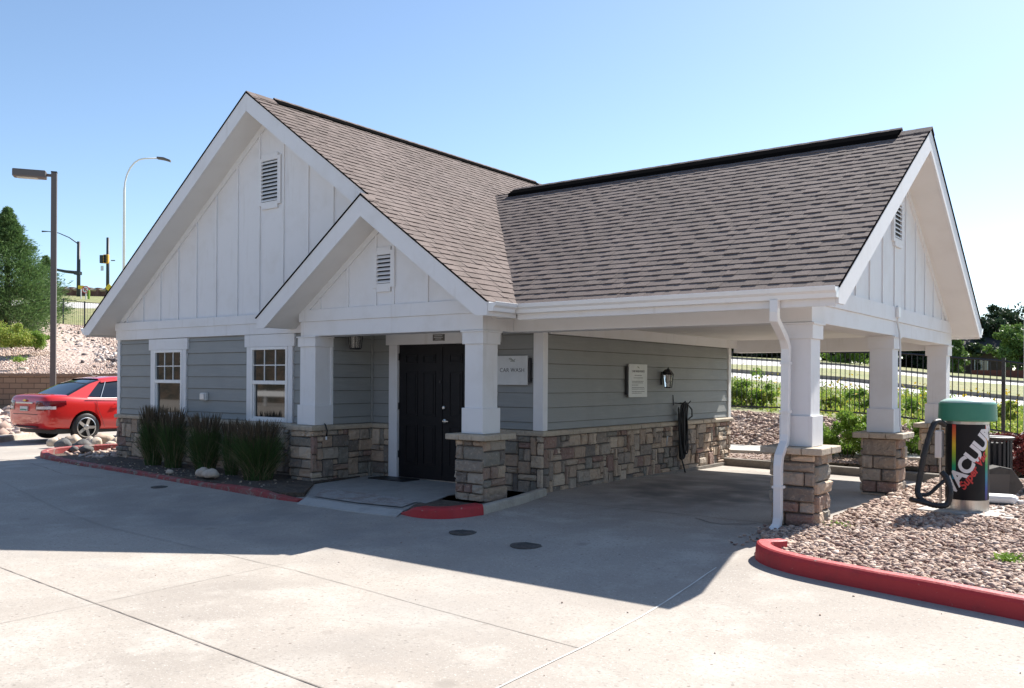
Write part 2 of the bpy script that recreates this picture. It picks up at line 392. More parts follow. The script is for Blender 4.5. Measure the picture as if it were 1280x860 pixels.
# ================================================================== GROUND
g = MB(); g.box((-400, -500, -1.6), (700, 500, -1.2)); g.build('ground', M['drygrass'], kind='structure')
def sheet(name, xs, ys, zf, m, kind='structure'):
    b = MB(); nx, ny = len(xs), len(ys)
    vs = [(x, y, zf(x, y)) for y in ys for x in xs]
    fs = [(j*nx+i, j*nx+i+1, (j+1)*nx+i+1, (j+1)*nx+i) for j in range(ny-1) for i in range(nx-1)]
    b.add(vs, fs); return b.build(name, m, kind=kind, smooth=True)
xs = [-70, -50, -40, -30, -24, -20]+[-18+i*.5 for i in range(73)]+[20, 22, 25, 30, 40, 60]
ys = [-60, -45, -35, -28, -22, -18]+[-15+i*.4 for i in range(70)]+[14, 16, 20, 30]
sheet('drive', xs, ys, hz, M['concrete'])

# joints and cracks: thin sealed lines following the paving
def line_strip(name, pts, w, m, lift=.004, wob=.0, seed=1):
    rnd = random.Random(seed); b = MB(); P = []
    for a, c in zip(pts[:-1], pts[1:]):
        a = Vector((*a, 0)); c = Vector((*c, 0)); n = max(2, int((c-a).length/.12))
        for i in range(n): P.append(a.lerp(c, i/n))
    P.append(Vector((*pts[-1], 0)))
    vs = []; fs = []; off = 0
    for i, p in enumerate(P):
        t = (P[min(i+1, len(P)-1)]-P[max(0, i-1)]).normalized(); nrm = Vector((-t.y, t.x, 0))
        off = off*.8+rnd.uniform(-wob, wob); ww = w*rnd.uniform(.6, 1.2)
        for s_ in (-1, 1):
            q = p+nrm*(off+s_*ww/2); vs.append((q.x, q.y, hz(q.x, q.y)+lift))
        if i: k = 2*i; fs.append((k-2, k-1, k+1, k))
    b.add(vs, fs); b.build(name, m, kind='structure')
M['castiron'] = mat('cast_iron', (.075, .068, .062), .8, [(20, (.12, .10, .09), .5, .7)])
M['joint'] = mat('joint_dark', (.19, .165, .145), .95)
M['seal'] = mat('joint_seal', (.62, .60, .56), .9)
M['jointfaint'] = mat('joint_faint', (.30, .275, .245), .95)
line_strip('expansion_joint', [(-1.7, -6.33), (3.12, -6.62), (8, -6.9)], .010, M['joint'], wob=.002)
line_strip('expansion_joint', [(-7, -6.1), (-1.7, -6.33)], .012, M['joint'], wob=.002, seed=3)
line_strip('expansion_joint', [(3.73, -2.62), (3.88, -5.0), (4.02, -9)], .016, M['seal'], lift=.005, wob=.002, seed=4)
line_strip('expansion_joint', [(.0, -.62), (1.8, -.55), (3.45, -.52)], .016, M['joint'], wob=.006, seed=5)
line_strip('expansion_joint', [(-10.5, -3.4), (-3, -4.6), (.6, -4.75), (3.9, -5.1)], .008, M['jointfaint'], wob=.003, seed=6)
line_strip('expansion_joint', [(.28, -4.6), (.4, -9)], .006, M['jointfaint'], wob=.003, seed=7)
line_strip('crack', [(-13, -2.6), (-9.5, -2.5), (-7.5, -2.9), (-6.4, -2.7)], .012, M['joint'], wob=.02, seed=8)
line_strip('crack', [(2.6, -.66), (3.0, -.8), (3.3, -.6)], .02, M['joint'], wob=.03, seed=9)

# storm and cleanout covers in the paving
def cover(x, y, r, label):
    e = empty('manhole_cover', (x, y, hz(x, y)), label=label, cat='manhole cover', group='round covers in the drive')
    MB().lathe([(r, -.02), (r, .003), (r*.9, .004)], n=28).build('frame_ring', M['castiron'], e)
    b = MB().lathe([(r*.86, -.01), (r*.86, .006), (r*.80, .007)], n=28)
    for k in range(6): b.box((-r*.5, -r*.55+k*r*.2, .006), (r*.5, -r*.5+k*r*.2, .010))
    b.build('lid', M['castiron'], e)
cover(.85, -2.69, .15, 'round dark cover in the drive in front of the porch column')
cover(1.76, -2.77, .17, 'round dark grated cover nearest the carport opening')
cover(-5.03, -2.68, .13, 'small dark cover in the drive in front of the tall grass clumps')

# ================================================================== KERBS
def kerb(name, path, w, h, m, base=None, label=None, cat='kerb', ends=True, seed=1, slope=.03):
    """path: the foot of the kerb on the road side; body lies to the left of the walking direction"""
    P = []
    for a, c in zip(path[:-1], path[1:]):
        a = Vector(a[:2]); c = Vector(c[:2]); n = max(1, int((c-a).length/.07))
        for i in range(n): P.append(a.lerp(c, i/n))
    P.append(Vector(path[-1][:2]))
    for _ in range(14):
        Q = P[:]
        for i in range(1, len(P)-1): Q[i] = P[i-1]*.25+P[i]*.5+P[i+1]*.25
        P = Q
    prof = [(0, -.15), (slope*.7, h*.75), (slope, h*.93), (slope+.018, h), (w-.015, h), (w, h-.015), (w, -.15)]
    vs = []; fs = []; k = len(prof)
    for i, p in enumerate(P):
        t = (P[min(i+1, len(P)-1)]-P[max(0, i-1)]).normalized(); nrm = Vector((-t.y, t.x))
        z = base(p.x, p.y) if base else 0
        hs = (h if not callable(ends) else h*ends(i/(len(P)-1)))*(1+.03*mnoise.noise(Vector((p.x*2, p.y*2, seed))))
        for (o_, zz) in prof:
            q = p+nrm*o_
            vs.append((q.x, q.y, z+(zz*hs/h if zz > 0 else zz)))
        if i:
            for j in range(k-1): a0 = (i-1)*k+j; fs.append((a0, a0+1, a0+1+k, a0+k))
    fs.append(tuple(range(k))[::-1]); m_ = (len(P)-1)*k; fs.append(tuple(range(m_, m_+k)))
    o = MB().add(vs, fs).build(name, m, smooth=False)
    if label: tag(o, label, cat)
    else: o['kind'] = 'structure'
    return o
# right island: nose by the carport pier, then off to the right
kerb('kerb', [(3.90, -1.66), (3.79, -1.82), (3.79, -2.08), (3.93, -2.29), (4.13, -2.42), (4.37, -2.52), (5.02, -2.65), (5.6, -2.76), (6.13, -2.86), (7.5, -3.15), (16, -5.0)], .15, .155, M['redkerb'], base=hz,
     ends=lambda t: .7+.3*sstep(0, .03, t), label='red painted kerb round the gravel bed on the right', cat='kerb')
# left island along the facade
kerb('kerb', [(-11.0, 1.6), (-11.1, -.9), (-11.0, -1.5), (-10.75, -1.83), (-10.3, -1.98), (-9.45, -2.09), (-8.3, -2.2), (-6.69, -2.26), (-5.15, -2.35), (-3.74, -2.42), (-2.7, -2.51), (-2.15, -2.50)], .15, .15, M['redworn_shaded'], base=hz,
     ends=lambda t: (1-.62*sstep(.22, .42, t)+.2*sstep(.8, .9, t))*(1-.6*sstep(.93, 1, t)), label='red painted kerb round the planting bed under the windows')
kerb('kerb', [(-.36, -2.42), (-.08, -2.5), (.19, -2.47), (.42, -2.33), (.54, -2.12), (.55, -1.95)], .20, .12, M['redkerb'], base=hz, label='short red painted kerb at the foot of the porch column', ends=lambda t: .25+.75*sstep(0, .25, t))
kerb('kerb', [(.555, -1.94), (.50, -1.2), (.24, -.2)], .12, .10, M['kerb'], base=hz, label='short bare concrete kerb running back from the porch column to the wall')
kerb('kerb', [(.02, 6.0), (1.9, 5.75), (3.9, 5.45), (4.6, 5.3), (5.2, 5.6)], .15, .14, M['kerbdark'], base=lambda x, y: -.06, label='weathered concrete kerb across the back of the carport')
kerb('kerb', [(-13.2, -3.4), (-15.2, -.55), (-16.9, 1.1), (-20, 4.2), (-24, 8.5)], .3, .14, M['kerb'], label='pale concrete kerb at the left edge of the lot behind the red car')

# beds
def bed(name, poly, z, m, kind='structure'):
    MB().prism([(x, y, -.4) for x, y in poly], (0, 0, z+.4)).build(name, m, kind=kind)
bed('planting_bed', [(-10.9, 1.6), (-10.98, -.9), (-10.8, -1.5), (-10.2, -1.85), (-9.4, -1.97), (-8.3, -2.08), (-5.15, -2.23), (-3.74, -2.30), (-2.6, -2.40), (-2.35, -2.2), (-3.15, -1.35), (-3.3, -.3), (-9.3, -.3), (-9.3, 6), (-10.9, 6)], .025, M['mulch'])
bed('planting_bed', [(-.60, -1.9), (-.35, -2.30), (.1, -2.36), (.36, -2.2), (.42, -1.9), (.38, -1.0), (.18, -.1), (-.7, -.1), (-.8, -1.1)], .0, M['mulch'])
# porch pad and ramp
def fan(name, P, c, m, zb=-.4):
    n = len(P); b = MB(); b.add(P+[(x, y, zb) for x, y, z in P]+[c], [(i, (i+1) % n, 2*n) for i in range(n)]+[(i, (i+1) % n, n+(i+1) % n, n+i) for i in range(n)]); return b.build(name, m, kind='structure')
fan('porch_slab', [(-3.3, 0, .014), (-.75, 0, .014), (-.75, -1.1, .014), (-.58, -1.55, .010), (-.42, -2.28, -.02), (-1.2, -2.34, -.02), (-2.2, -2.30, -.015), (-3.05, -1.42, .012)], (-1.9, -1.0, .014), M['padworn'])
b = MB(); lp = [(-2.2, -2.302, -.013), (-1.2, -2.342, -.018), (-.42, -2.282, -.018)]; lo = [(-2.06, -2.56, -.055), (-1.2, -2.58, -.056), (-.30, -2.54, -.055)]
b.add(lp+lo+[(x, y, -.4) for x, y, z in lo], [(0, 1, 4, 3), (1, 2, 5, 4), (3, 4, 7, 6), (4, 5, 8, 7)]); b.build('ramp_lip', M['lip'], kind='structure')
M['brickred'] = mat('worn_red_surface', (.28, .235, .21), .9, [(5, (.36, .34, .32), .40, .55), (30, (.10, .075, .07), .55, .75)], [(40, .6, .01)])
b = MB(); b.add([(-2.55, -1.70, .008), (-2.12, -2.22, -.010), (-1.2, -2.26, -.012), (-.56, -2.18, -.012), (-.66, -1.78, .008), (-1.6, -1.66, .010)], [(0, 1, 2, 5), (5, 2, 3, 4)]); 
for i in range(len(b.v)): x, y, z = b.v[i]; b.v[i] = (x, y, z+.008)
b.build('worn_red_panel', M['brickred'], kind='structure')
# door mats
t = MB().box((-3.0, -.42, .014), (-2.25, -.05, .03)).build('door_mat', M['rubber'], bevel=.004)
tag(t, 'flat black mat lying by the left door jamb in the porch', 'mat')

# ================================================================== THE BUILDING
BL = empty('car_wash_building', (0, 0, 0), label='grey and white car wash building with stone base, brown shingle roof and carport', cat='building')
ZC, ZB, ZT = .855, 2.20, 2.60      # top of stone cap, underside of beams, top of the white frieze
XL, FY, XI = -9.352, -.933, -3.345   # left corner, window facade, recess side wall
RZ, RX, RK = 6.085, -4.797, .705    # main ridge height, position, slope
EZ = 2.505

def stones(mb, O, U, N, W, H, seed, cw=.105, ch=.09, d=.045, big=None):
    """ashlar blocks laid on the wall plane: O origin, U along, N outward"""
    rnd = random.Random(seed); O = Vector(O); U = Vector(U).normalized(); N = Vector(N).normalized(); Z = Vector((0,0,1))
    rects = []
    if big:
        z = 0; k = 0
        while z < H-.03:
            h = min(rnd.uniform(.10, .20), H-z)
            if H-z-h < .07: h = H-z
            cuts = [0, W] if rnd.random() < .18 else ([0, W*rnd.uniform(.25, .75), W] if rnd.random() < .8 else [0, W*.3, W*rnd.uniform(.55, .7), W])
            for a, c in zip(cuts[:-1], cuts[1:]): rects.append((a, z, c-a, h))
            z += h; k += 1
    else:
        nx = max(1, round(W/cw)); nz = max(1, round(H/ch)); ax = W/nx; az = H/nz
        occ = np.zeros((nx, nz), bool)
        for j in range(nz):
            for i in range(nx):
                if occ[i, j]: continue
                opts = [(3,2),(2,2),(2,1),(3,1),(1,1),(4,2),(2,3),(1,2),(3,2),(2,1),(1,3),(2,2)]
                rnd.shuffle(opts)
                for a, c in opts+[(1,1)]:
                    if i+a <= nx and j+c <= nz and not occ[i:i+a, j:j+c].any():
                        occ[i:i+a, j:j+c] = True; rects.append((i*ax, j*az, a*ax, c*az)); break
    for (x, z, ww, hh) in rects:
        gph = .006; x0 = x+gph; x1 = x+ww-gph; z0 = z+gph; z1 = z+hh-gph
        dd = d+rnd.uniform(-.014, .016); tl = rnd.uniform(-.006, .006)
        us = [x0, x0+.014, (x0+x1)/2+rnd.uniform(-.02, .02), x1-.014, x1]; zs = [z0, z0+.013, (z0+z1)/2+rnd.uniform(-.015, .015), z1-.013, z1]
        vs = []
        jit = [rnd.uniform(-.007, .007) for _ in range(4)]
        for b_, zz in enumerate(zs):
            for a_, uu in enumerate(us):
                edge = a_ in (0, 4) or b_ in (0, 4); cor = a_ in (0, 4) and b_ in (0, 4)
                off = dd-.02 if edge else dd+rnd.uniform(-.010, .012)+tl*(a_-2)
                if cor: off -= .008; uu += .006*(1 if a_ == 0 else -1); zz2 = zz+.006*(1 if b_ == 0 else -1)
                else: zz2 = zz
                if not cor and edge: uu += jit[a_ % 4]*.5*(a_ not in (1,3)); zz2 += jit[b_ % 4]*.4
                vs.append(O+U*uu+Z*zz2+N*off)
        nb = len(vs)
        ring = [0,1,2,3,4,9,14,19,24,23,22,21,20,15,10,5]
        back = [vs[r]-N*((vs[r]-O).dot(N)) for r in ring]
        fs = [(r*5+c, r*5+c+1, r*5+c+6, r*5+c+5) for r in range(4) for c in range(4)]
        for i in range(16):
            fs.append((ring[i], nb+i, nb+(i+1) % 16, ring[(i+1) % 16]))
        mb.add(vs+back, fs)

def capblocks(mb, O, U, N, W, z0, z1, seed, over=.07, back=.02, ext0=0, ext1=0):
    rnd = random.Random(seed); O = Vector(O); U = Vector(U).normalized(); N = Vector(N).normalized(); Z = Vector((0,0,1))
    x = -ext0; xe = W+ext1; n = max(1, round((xe-x)/.34)); st = (xe-x)/n
    for i in range(n):
        a = x+i*st+.003; c = x+(i+1)*st-.003; o_ = over+rnd.uniform(-.006, .006)
        pr = [(-back, z0), (o_-.004, z0), (o_, z0+.02), (o_+.002, z1-.022), (o_-.014, z1-.004), (-back, z1+.004)]
        mid = (a+c)/2
        pts = []
        for q in (a, mid, c):
            j = rnd.uniform(-.004, .004)
            pts += [O+U*q+N*(p+(j if p > 0 else 0))+Z*z for p, z in pr]
        k = 6; fs = [tuple(range(k))[::-1], tuple(range(2*k, 3*k))]
        for r in range(2):
            for j in range(k): fs.append((r*k+j, r*k+(j+1) % k, (r+1)*k+(j+1) % k, (r+1)*k+j))
        mb.add(pts, fs)

def stone_wall(p0, p1, n, seed, zb=-.12, name='stone_base', cap=True, e0=0, e1=0, x0=0, x1=0):
    p0 = Vector((*p0, 0)); p1 = Vector((*p1, 0)); U = (p1-p0).normalized(); N = Vector((*n, 0)); W = (p1-p0).length
    zt = ZC-.075
    m = MB()
    stones(m, p0-U*x0+Vector((0,0,zb)), U, N, W+x0+x1, zt-zb-.004, seed)
    o = m.build(name, M['stone'], BL)
    bk = MB().prism([p0-N*.05+Vector((0,0,zb)), p1-N*.05+Vector((0,0,zb)), p1+N*.016+Vector((0,0,zb)), p0+N*.016+Vector((0,0,zb))], (0,0,zt-zb))
    bk.build('mortar', M['mortar'], o)
    if cap:
        c = MB(); capblocks(c, p0, U, N, W, zt, ZC-.004, seed, ext0=e0, ext1=e1); c.build('stone_cap', M['capstone'], o)
    return o

def siding(p0, p1, n, z0, z1, holes=(), exp=.205, phase=0):
    """lapped boards from z0 to z1 on the line p0-p1; holes = (a, b, za, zb) along the wall"""
    p0 = Vector((*p0, 0)); p1 = Vector((*p1, 0)); U = (p1-p0).normalized(); N = Vector((*n, 0)); W = (p1-p0).length
    m = MB(); z = z0-phase
    while z < z1-.004:
        a, c = max(z, z0), min(z+exp, z1)
        cuts = [(0, W)]
        for (ha, hb, za, zb_) in holes:
            if za < c-.03 and zb_ > a+.03:
                new = []
                for (s0, s1) in cuts:
                    if hb <= s0 or ha >= s1: new.append((s0, s1)); continue
                    if ha > s0: new.append((s0, ha))
                    if hb < s1: new.append((hb, s1))
                cuts = new
        for s0, s1 in cuts:
            a_ = a+.0065; pr = [(0, a_), (.026, a_), (.026, a_+.006), (.008, c), (0, c)]
            q0 = [p0+U*s0+N*x+Vector((0,0,zz)) for x, zz in pr]; q1 = [p0+U*s1+N*x+Vector((0,0,zz)) for x, zz in pr]
            m.add(q0+q1, [(0,1,2,3,4), (9,8,7,6,5)]+[(i, (i+1) % 5, 5+(i+1) % 5, 5+i) for i in range(5)])
        z += exp
    return m.build('siding_wall', M['siding'], BL)
ph = .10
siding((XL, FY), (XI-.05, FY), (0, -1), ZC, 2.27, holes=[(1.16, 2.30, ZC, 2.3), (4.05, 5.23, ZC, 2.3)], phase=ph)
siding((XI, -.83), (XI, 0), (1, 0), ZC, 2.37, phase=ph)
siding((XI, 0), (0, 0), (0, -1), ZC, 2.37, holes=[(.42, 2.56, 0, 2.3)], phase=ph)
siding((0, 0), (0, 6.35), (1, 0), ZC, 2.37, phase=ph)
# wall cores (so that nothing shows through) and the unseen sides
b = MB(); b.box((XL, FY+.002, -.2), (XI-.035, 6.35, 2.6)); b.box((XI-.034, .002, -.2), (-.002, 6.34, 2.6))
b.build('wall_core', M['mortar'], BL)
# corner boards
b = MB()
b.box((XL-.022, FY-.035, ZC), (XL+.075, FY+.02, 2.3)); b.box((XL-.024, FY+.02, ZC), (XL+.002, FY+.12, 2.3)); b.build('corner_board', M['white'], BL)
b = MB(); b.box((-.13, -.036, ZC), (.034, .0, 2.22)); b.box((.0, -.0, ZC), (.036, .075, 2.22)); b.build('corner_board', M['white'], BL)
b = MB(); b.box((-.05, 6.27, ZC), (.036, 6.39, 2.22)); b.build('corner_board', M['white'], BL)
MB().box((XI+.024, -.05, ZC), (XI+.05, -.024, 2.6)).build('corner_board', M['siding'], BL)
# stone bases
stone_wall((XL, FY), (XI-.45, FY), (0, -1), 11, e0=.07, x0=.03)
stone_wall((XI, -1.24), (XI, 0), (1, 0), 12, x0=.03)
stone_wall((XI, 0), (-2.93, 0), (0, -1), 13)
stone_wall((-.9, 0), (0, 0), (0, -1), 14, e1=.07, x1=.03)
stone_wall((0, 0), (0, 6.35), (1, 0), 15, x0=.0, x1=.04, e1=.07)
stone_wall((-.3, 6.35), (0, 6.35), (0, 1), 16)
b = MB(); b.prism([(.0, 1.2, -.2), (.10, 3.6, -.2), (.10, 6.3, -.2), (.0, 6.4, -.2)], (0, 0, .20)); b.build('footing', M['kerbdark'], BL)

# ---- windows: casing, header, white sash frames, muntins, panes
def window(x0, x1, zt):
    """x0,x1 outer casing edges"""
    y = FY
    w_ = MB()
    w_.box((x0, y-.045, ZC), (x0+.115, y, zt-.20)); w_.box((x1-.115, y-.045, ZC), (x1, y, zt-.20))
    w_.box((x0-.05, y-.052, zt-.20), (x1+.05, y, zt))
    o = w_.build('window', M['white_grain'], BL, bevel=.003)
    a, c = x0+.118, x1-.118; z0, z1 = ZC+.0, zt-.203; mid = 1.49
    f = MB()
    t = .045
    f.box((a, y-.055, z0), (a+t, y+.03, z1)); f.box((c-t, y-.055, z0), (c, y+.03, z1)); f.box((a+t, y-.055, z1-t), (c-t, y+.03, z1)); f.box((a+t, y-.055, z0), (c-t, y+.03, z0+.04))
    f.box((a+t, y-.05, mid-.03), (c-t, y+.02, mid+.03))
    f.box((a+t, y-.035, z0+.04), (a+t+.03, y+.02, mid-.03)); f.box((c-t-.03, y-.035, z0+.04), (c-t, y+.02, mid-.03)); f.box((a+t+.03, y-.035, z0+.04), (c-t-.03, y+.02, z0+.075))
    f.build('frame', M['gutter'], o, bevel=.003)
    mn = MB(); ga, gc = a+t, c-t; zz0, zz1 = mid+.03, z1-t
    for k in (1, 2): xx = ga+(gc-ga)*k/3; mn.box((xx-.008, y-.028, zz0), (xx+.008, y-.016, zz1))
    zz = (zz0+zz1)/2; mn.box((ga, y-.0275, zz-.008), (gc, y-.0165, zz+.008))
    mn.build('muntins', M['gutter'], o)
    MB().box((ga, y-.015, mid+.02), (gc, y-.005, zz1+.005)).build('pane', M['glass'], o)
    MB().box((ga, y-.002, z0+.03), (gc, y+.008, mid-.02)).build('pane', M['glass'], o)
window(-8.19, -7.05, 2.262)
window(-5.30, -4.13, 2.268)

# small weatherproof outlet box on the siding
b = MB().box((-6.56, FY-.08, 1.165), (-6.40, FY-.02, 1.30)); o = b.build('outlet_box', M['plate'], BL, bevel=.012)
MB().box((-6.545, FY-.10, 1.18), (-6.425, FY-.082, 1.285)).build('cover', M['galv'], o, bevel=.006)

# ---- double door
dx0, dxm, dx1, dzt = -2.74, -1.838, -.94, 2.09
o = MB()
o.box((-2.925, -.05, .0), (-2.745, 0, 2.09)); o.box((-.935, -.05, .0), (-.78, 0, 2.09)); o.box((-2.99, -.058, 2.092), (-.70, 0, 2.27)); 
dcase = o.build('door_casing', M['white_grain'], BL, bevel=.003)
MB().box((dx0, -.004, .0), (dx1, .03, .03)).build('threshold', M['steel'], dcase)
for k, (a, c) in enumerate(((dx0+.004, dxm-.003), (dxm+.003, dx1-.004))):
    m = MB(); m.box((a, -.004, .03), (c, .02, 2.088))
    leaf = m.build('door_leaf', M['door'], BL, bevel=.003)
    pn = MB(); w2 = (c-a)
    for (u0, u1) in ((.15, .44), (.56, .85)):
        for (z0, z1) in ((.24, .86), (.99, 1.68), (1.80, 1.94)):
            X0, X1 = a+w2*u0, a+w2*u1
            # sunk moulding frame and raised field
            for (q0, q1, r0, r1) in ((X0, X1, z0, z0+.022), (X0, X1, z1-.022, z1), (X0, X0+.022, z0+.022, z1-.022), (X1-.022, X1, z0+.022, z1-.022)):
                pn.box((q0, -.014, r0), (q1, -.0041, r1))
            pn.box((X0+.045, -.012, z0+.045), (X1-.045, -.0041, z1-.045)) if z1-z0 > .2 else pn.box((X0+.035, -.012, z0+.035), (X1-.035, -.0041, z1-.035))
    pn.build('panel_moulding', M['door'], leaf, bevel=.002)
    if k == 1:
        h = MB(); h.lathe([(.026, 0), (.026, .02), (.014, .025)], n=16); hh = h.build('deadbolt', M['silver'], leaf); hh.rotation_euler = (R(90), 0, 0); hh.location = (-1.80, -.006, 1.13)
        h = MB(); h.lathe([(.03, 0), (.03, .014), (.012, .02), (.012, .045)], n=16); hh = h.build('lever', M['silver'], leaf); hh.rotation_euler = (R(90), 0, 0); hh.location = (-1.785, -.006, .93)
        MB().box((-1.79, -.062, .918), (-1.68, -.046, .938)).build('handle', M['silver'], leaf, bevel=.004)
        MB().box((-1.842, -.014, .10), (-1.832, -.005, 2.05)).build('astragal', M['door'], leaf)
    else:
        h = MB().lathe([(.017, 0), (.017, .012)], n=12); hh = h.build('viewer', M['black'], leaf); hh.rotation_euler = (R(90), 0, 0); hh.location = (-1.88, -.005, 1.52)
        for zz in (.33, 1.08, 1.85): MB().box((dx0-.006, -.024, zz), (dx0+.012, -.005, zz+.11)).build('hinge', M['black'], leaf)
# door nameplate: a thing of its own
sg = empty('door_sign', (-1.865, -.06, 2.185), label='small dark bronze plate above the dark double door', cat='sign')
MB().box((-.115, -.012, -.05), (.115, 0, .05)).build('plate', M['brass'], sg, bevel=.003)
b = MB()
for k, (a, c) in enumerate(((-.08, .08), (-.09, .09), (-.06, .06))): b.box((a, -.0145, .022-.024*k), (c, -.0122, .031-.024*k))
b.box((-.105, -.0145, .042), (.105, -.0122, .045)); b.box((-.105, -.0145, -.045), (.105, -.0122, -.042)); b.build('raised_lines', M['plate'], sg)

# ---- columns
def column(cx, cy, wx, wy, px, py, zpier, seed, name='column', extra=0):
    """shaft wx*wy centred at cx,cy; pier px*py"""
    sh = MB(); zc = ZC
    sh.box((cx-wx/2, cy-wy/2, zc+.33), (cx+wx/2, cy+wy/2, ZB-.18))
    sh.box((cx-wx/2-.028, cy-wy/2-.028, zc), (cx+wx/2+.028, cy+wy/2+.028, zc+.331))
    o = sh.build(name, M['white_grain'], BL, bevel=.004)
    c = MB(); c.box((cx-wx/2-.026, cy-wy/2-.026, ZB-.18), (cx+wx/2+.026, cy+wy/2+.026, ZB-.025)); c.box((cx-wx/2-.045, cy-wy/2-.045, ZB-.025), (cx+wx/2+.045, cy+wy/2+.045, ZB-.003))
    c.build('capital', M['white'], o, bevel=.003)
    x0, x1, y0, y1 = cx-px/2+.03, cx+px/2-.03, cy-py/2+.03, cy+py/2-.03
    zt = ZC-.08; s = MB(); H = zt-zpier
    stones(s, (x0-.02, y0, zpier), (1,0,0), (0,-1,0), x1-x0+.04, H, seed, big=True)
    stones(s, (x1, y0-.02, zpier), (0,1,0), (1,0,0), y1-y0+.04, H, seed+1, big=True)
    stones(s, (x1+.02, y1, zpier), (-1,0,0), (0,1,0), x1-x0+.04, H, seed+2, big=True)
    stones(s, (x0, y1+.02, zpier), (0,-1,0), (-1,0,0), y1-y0+.04, H, seed+3, big=True)
    s.build('stone_pier', M['stone'], o)
    MB().box((x0-.008, y0-.008, zpier-.1), (x1+.008, y1+.008, zt)).build('pier_core', M['mortar'], o)
    k = MB(); ov = .095
    X0, X1, Y0, Y1 = cx-px/2-ov, cx+px/2+ov, cy-py/2-ov, cy+py/2+ov
    rnd = random.Random(seed)
    for i in range(3):
        for j in range(2 if (i != 1) else 2):
            a, c2 = X0+(X1-X0)*i/3+.003, X0+(X1-X0)*(i+1)/3-.003; d, e = Y0+(Y1-Y0)*j/2+.003, Y0+(Y1-Y0)*(j+1)/2-.003
            q = [rnd.uniform(-.008, .008) for _ in range(4)]
            a += (i == 0)*q[0]; c2 += (i == 2)*q[1]; d += (j == 0)*q[2]; e += (j == 1)*q[3]
            k.box((a, d, zt), (c2, e, ZC-.004+rnd.uniform(0, .002)))
    k.build('pier_cap', M['capstone'], o, bevel=.012)
    return o
column(-.300, -.975, .298, .315, .48, .48, -.03, 21)                 # porch
column(3.693, -.31, .305, .305, .48, .48, -.10, 31)                 # carport front
column(3.693, 3.12, .305, .305, .48, .48, -.12, 41)
column(3.693, 6.73, .305, .305, .48, .48, -.12, 51)
# pilaster at the left of the porch
def pilaster():
    x0, x1, y0, y1 = -3.712, -3.362, -1.165, -.83
    sh = MB(); sh.box((x0, y0, ZC+.3), (x1, y1, ZB-.16)); sh.box((x0-.028, y0-.028, ZC), (x1+.028, y1, ZC+.301))
    sh.box((x1, -.87, ZC+.302), (x1+.022, -.83, ZB-.162))
    o = sh.build('pilaster', M['white_grain'], BL, bevel=.004)
    c = MB(); c.box((x0-.026, y0-.026, ZB-.16), (x1+.026, y1, ZB-.025)); c.box((x0-.045, y0-.045, ZB-.025), (x1+.045, y1, ZB-.003)); c.build('capital', M['white'], o, bevel=.003)
    s = MB(); H = ZC-.08+.08
    stones(s, (XI-.45, -1.235, -.08), (1,0,0), (0,-1,0), .46, H, 61, big=True)
    stones(s, (XI-.45, FY, -.08), (0,-1,0), (-1,0,0), .30, H, 62, big=True)
    s.build('stone_pier', M['stone'], o)
    MB().box((XI-.46, -1.245, -.2), (XI-.003, FY+.1, ZC-.08)).build('pier_core', M['mortar'], o)
    k = MB(); capblocks(k, (XI-.45, -1.235, 0), (1,0,0), (0,-1,0), .45, ZC-.08, ZC-.004, 63, ext0=.07, ext1=.07, back=.3)
    k.build('pier_cap', M['capstone'], o)
pilaster()

# ---- frieze and beams
b = MB(); b.box((XL-.03, FY-.062, 2.272), (-3.7, FY, 2.45)); b.box((XL-.045, FY-.078, 2.45), (-3.70, FY, ZT)); b.build('frieze', M['white_grain'], BL, bevel=.004)
PY = -1.15
b = MB(); b.box((-3.72, PY, ZB), (-.135, PY+.35, 2.42)); b.box((-3.74, PY-.022, 2.42), (-.115, PY+.35, ZT)); b.box((-.40, PY+.35, ZB), (-.137, -.30, ZT)); b.box((-3.73, PY+.35, ZB), (-3.38, FY+.0, ZT))
b.build('porch_beam', M['white_grain'], BL, bevel=.004)
KY = -.49; KYB = 6.93
b = MB(); b.box((-.135, KY, ZB), (3.50, KY+.34, 2.42)); b.build('carport_beam', M['white_grain'], BL, bevel=.004)
b = MB(); b.box((.0, KYB-.34, 2.12), (3.5, KYB, 2.42)); b.build('carport_beam', M['white_grain'], BL, bevel=.004)
b = MB(); b.box((3.5, KY, ZB), (3.862, KYB, 2.40)); b.box((3.5, KY-.01, 2.40), (3.884, KYB+.01, ZT)); b.build('gable_beam', M['white_grain'], BL, bevel=.004)
# ceilings
MB().box((-.13, KY+.34, 2.36), (3.5, KYB-.34, 2.40)).build('carport_ceiling', M['soffit'], BL)
MB().box((XI+.03, PY+.35, 2.36), (-.13, 0, 2.40)).build('porch_ceiling', M['soffit'], BL)
b = MB(); b.box((.036, .1, 2.20), (.075, KYB-.34, 2.36)); b.build('ceiling_trim', M['white'], BL)

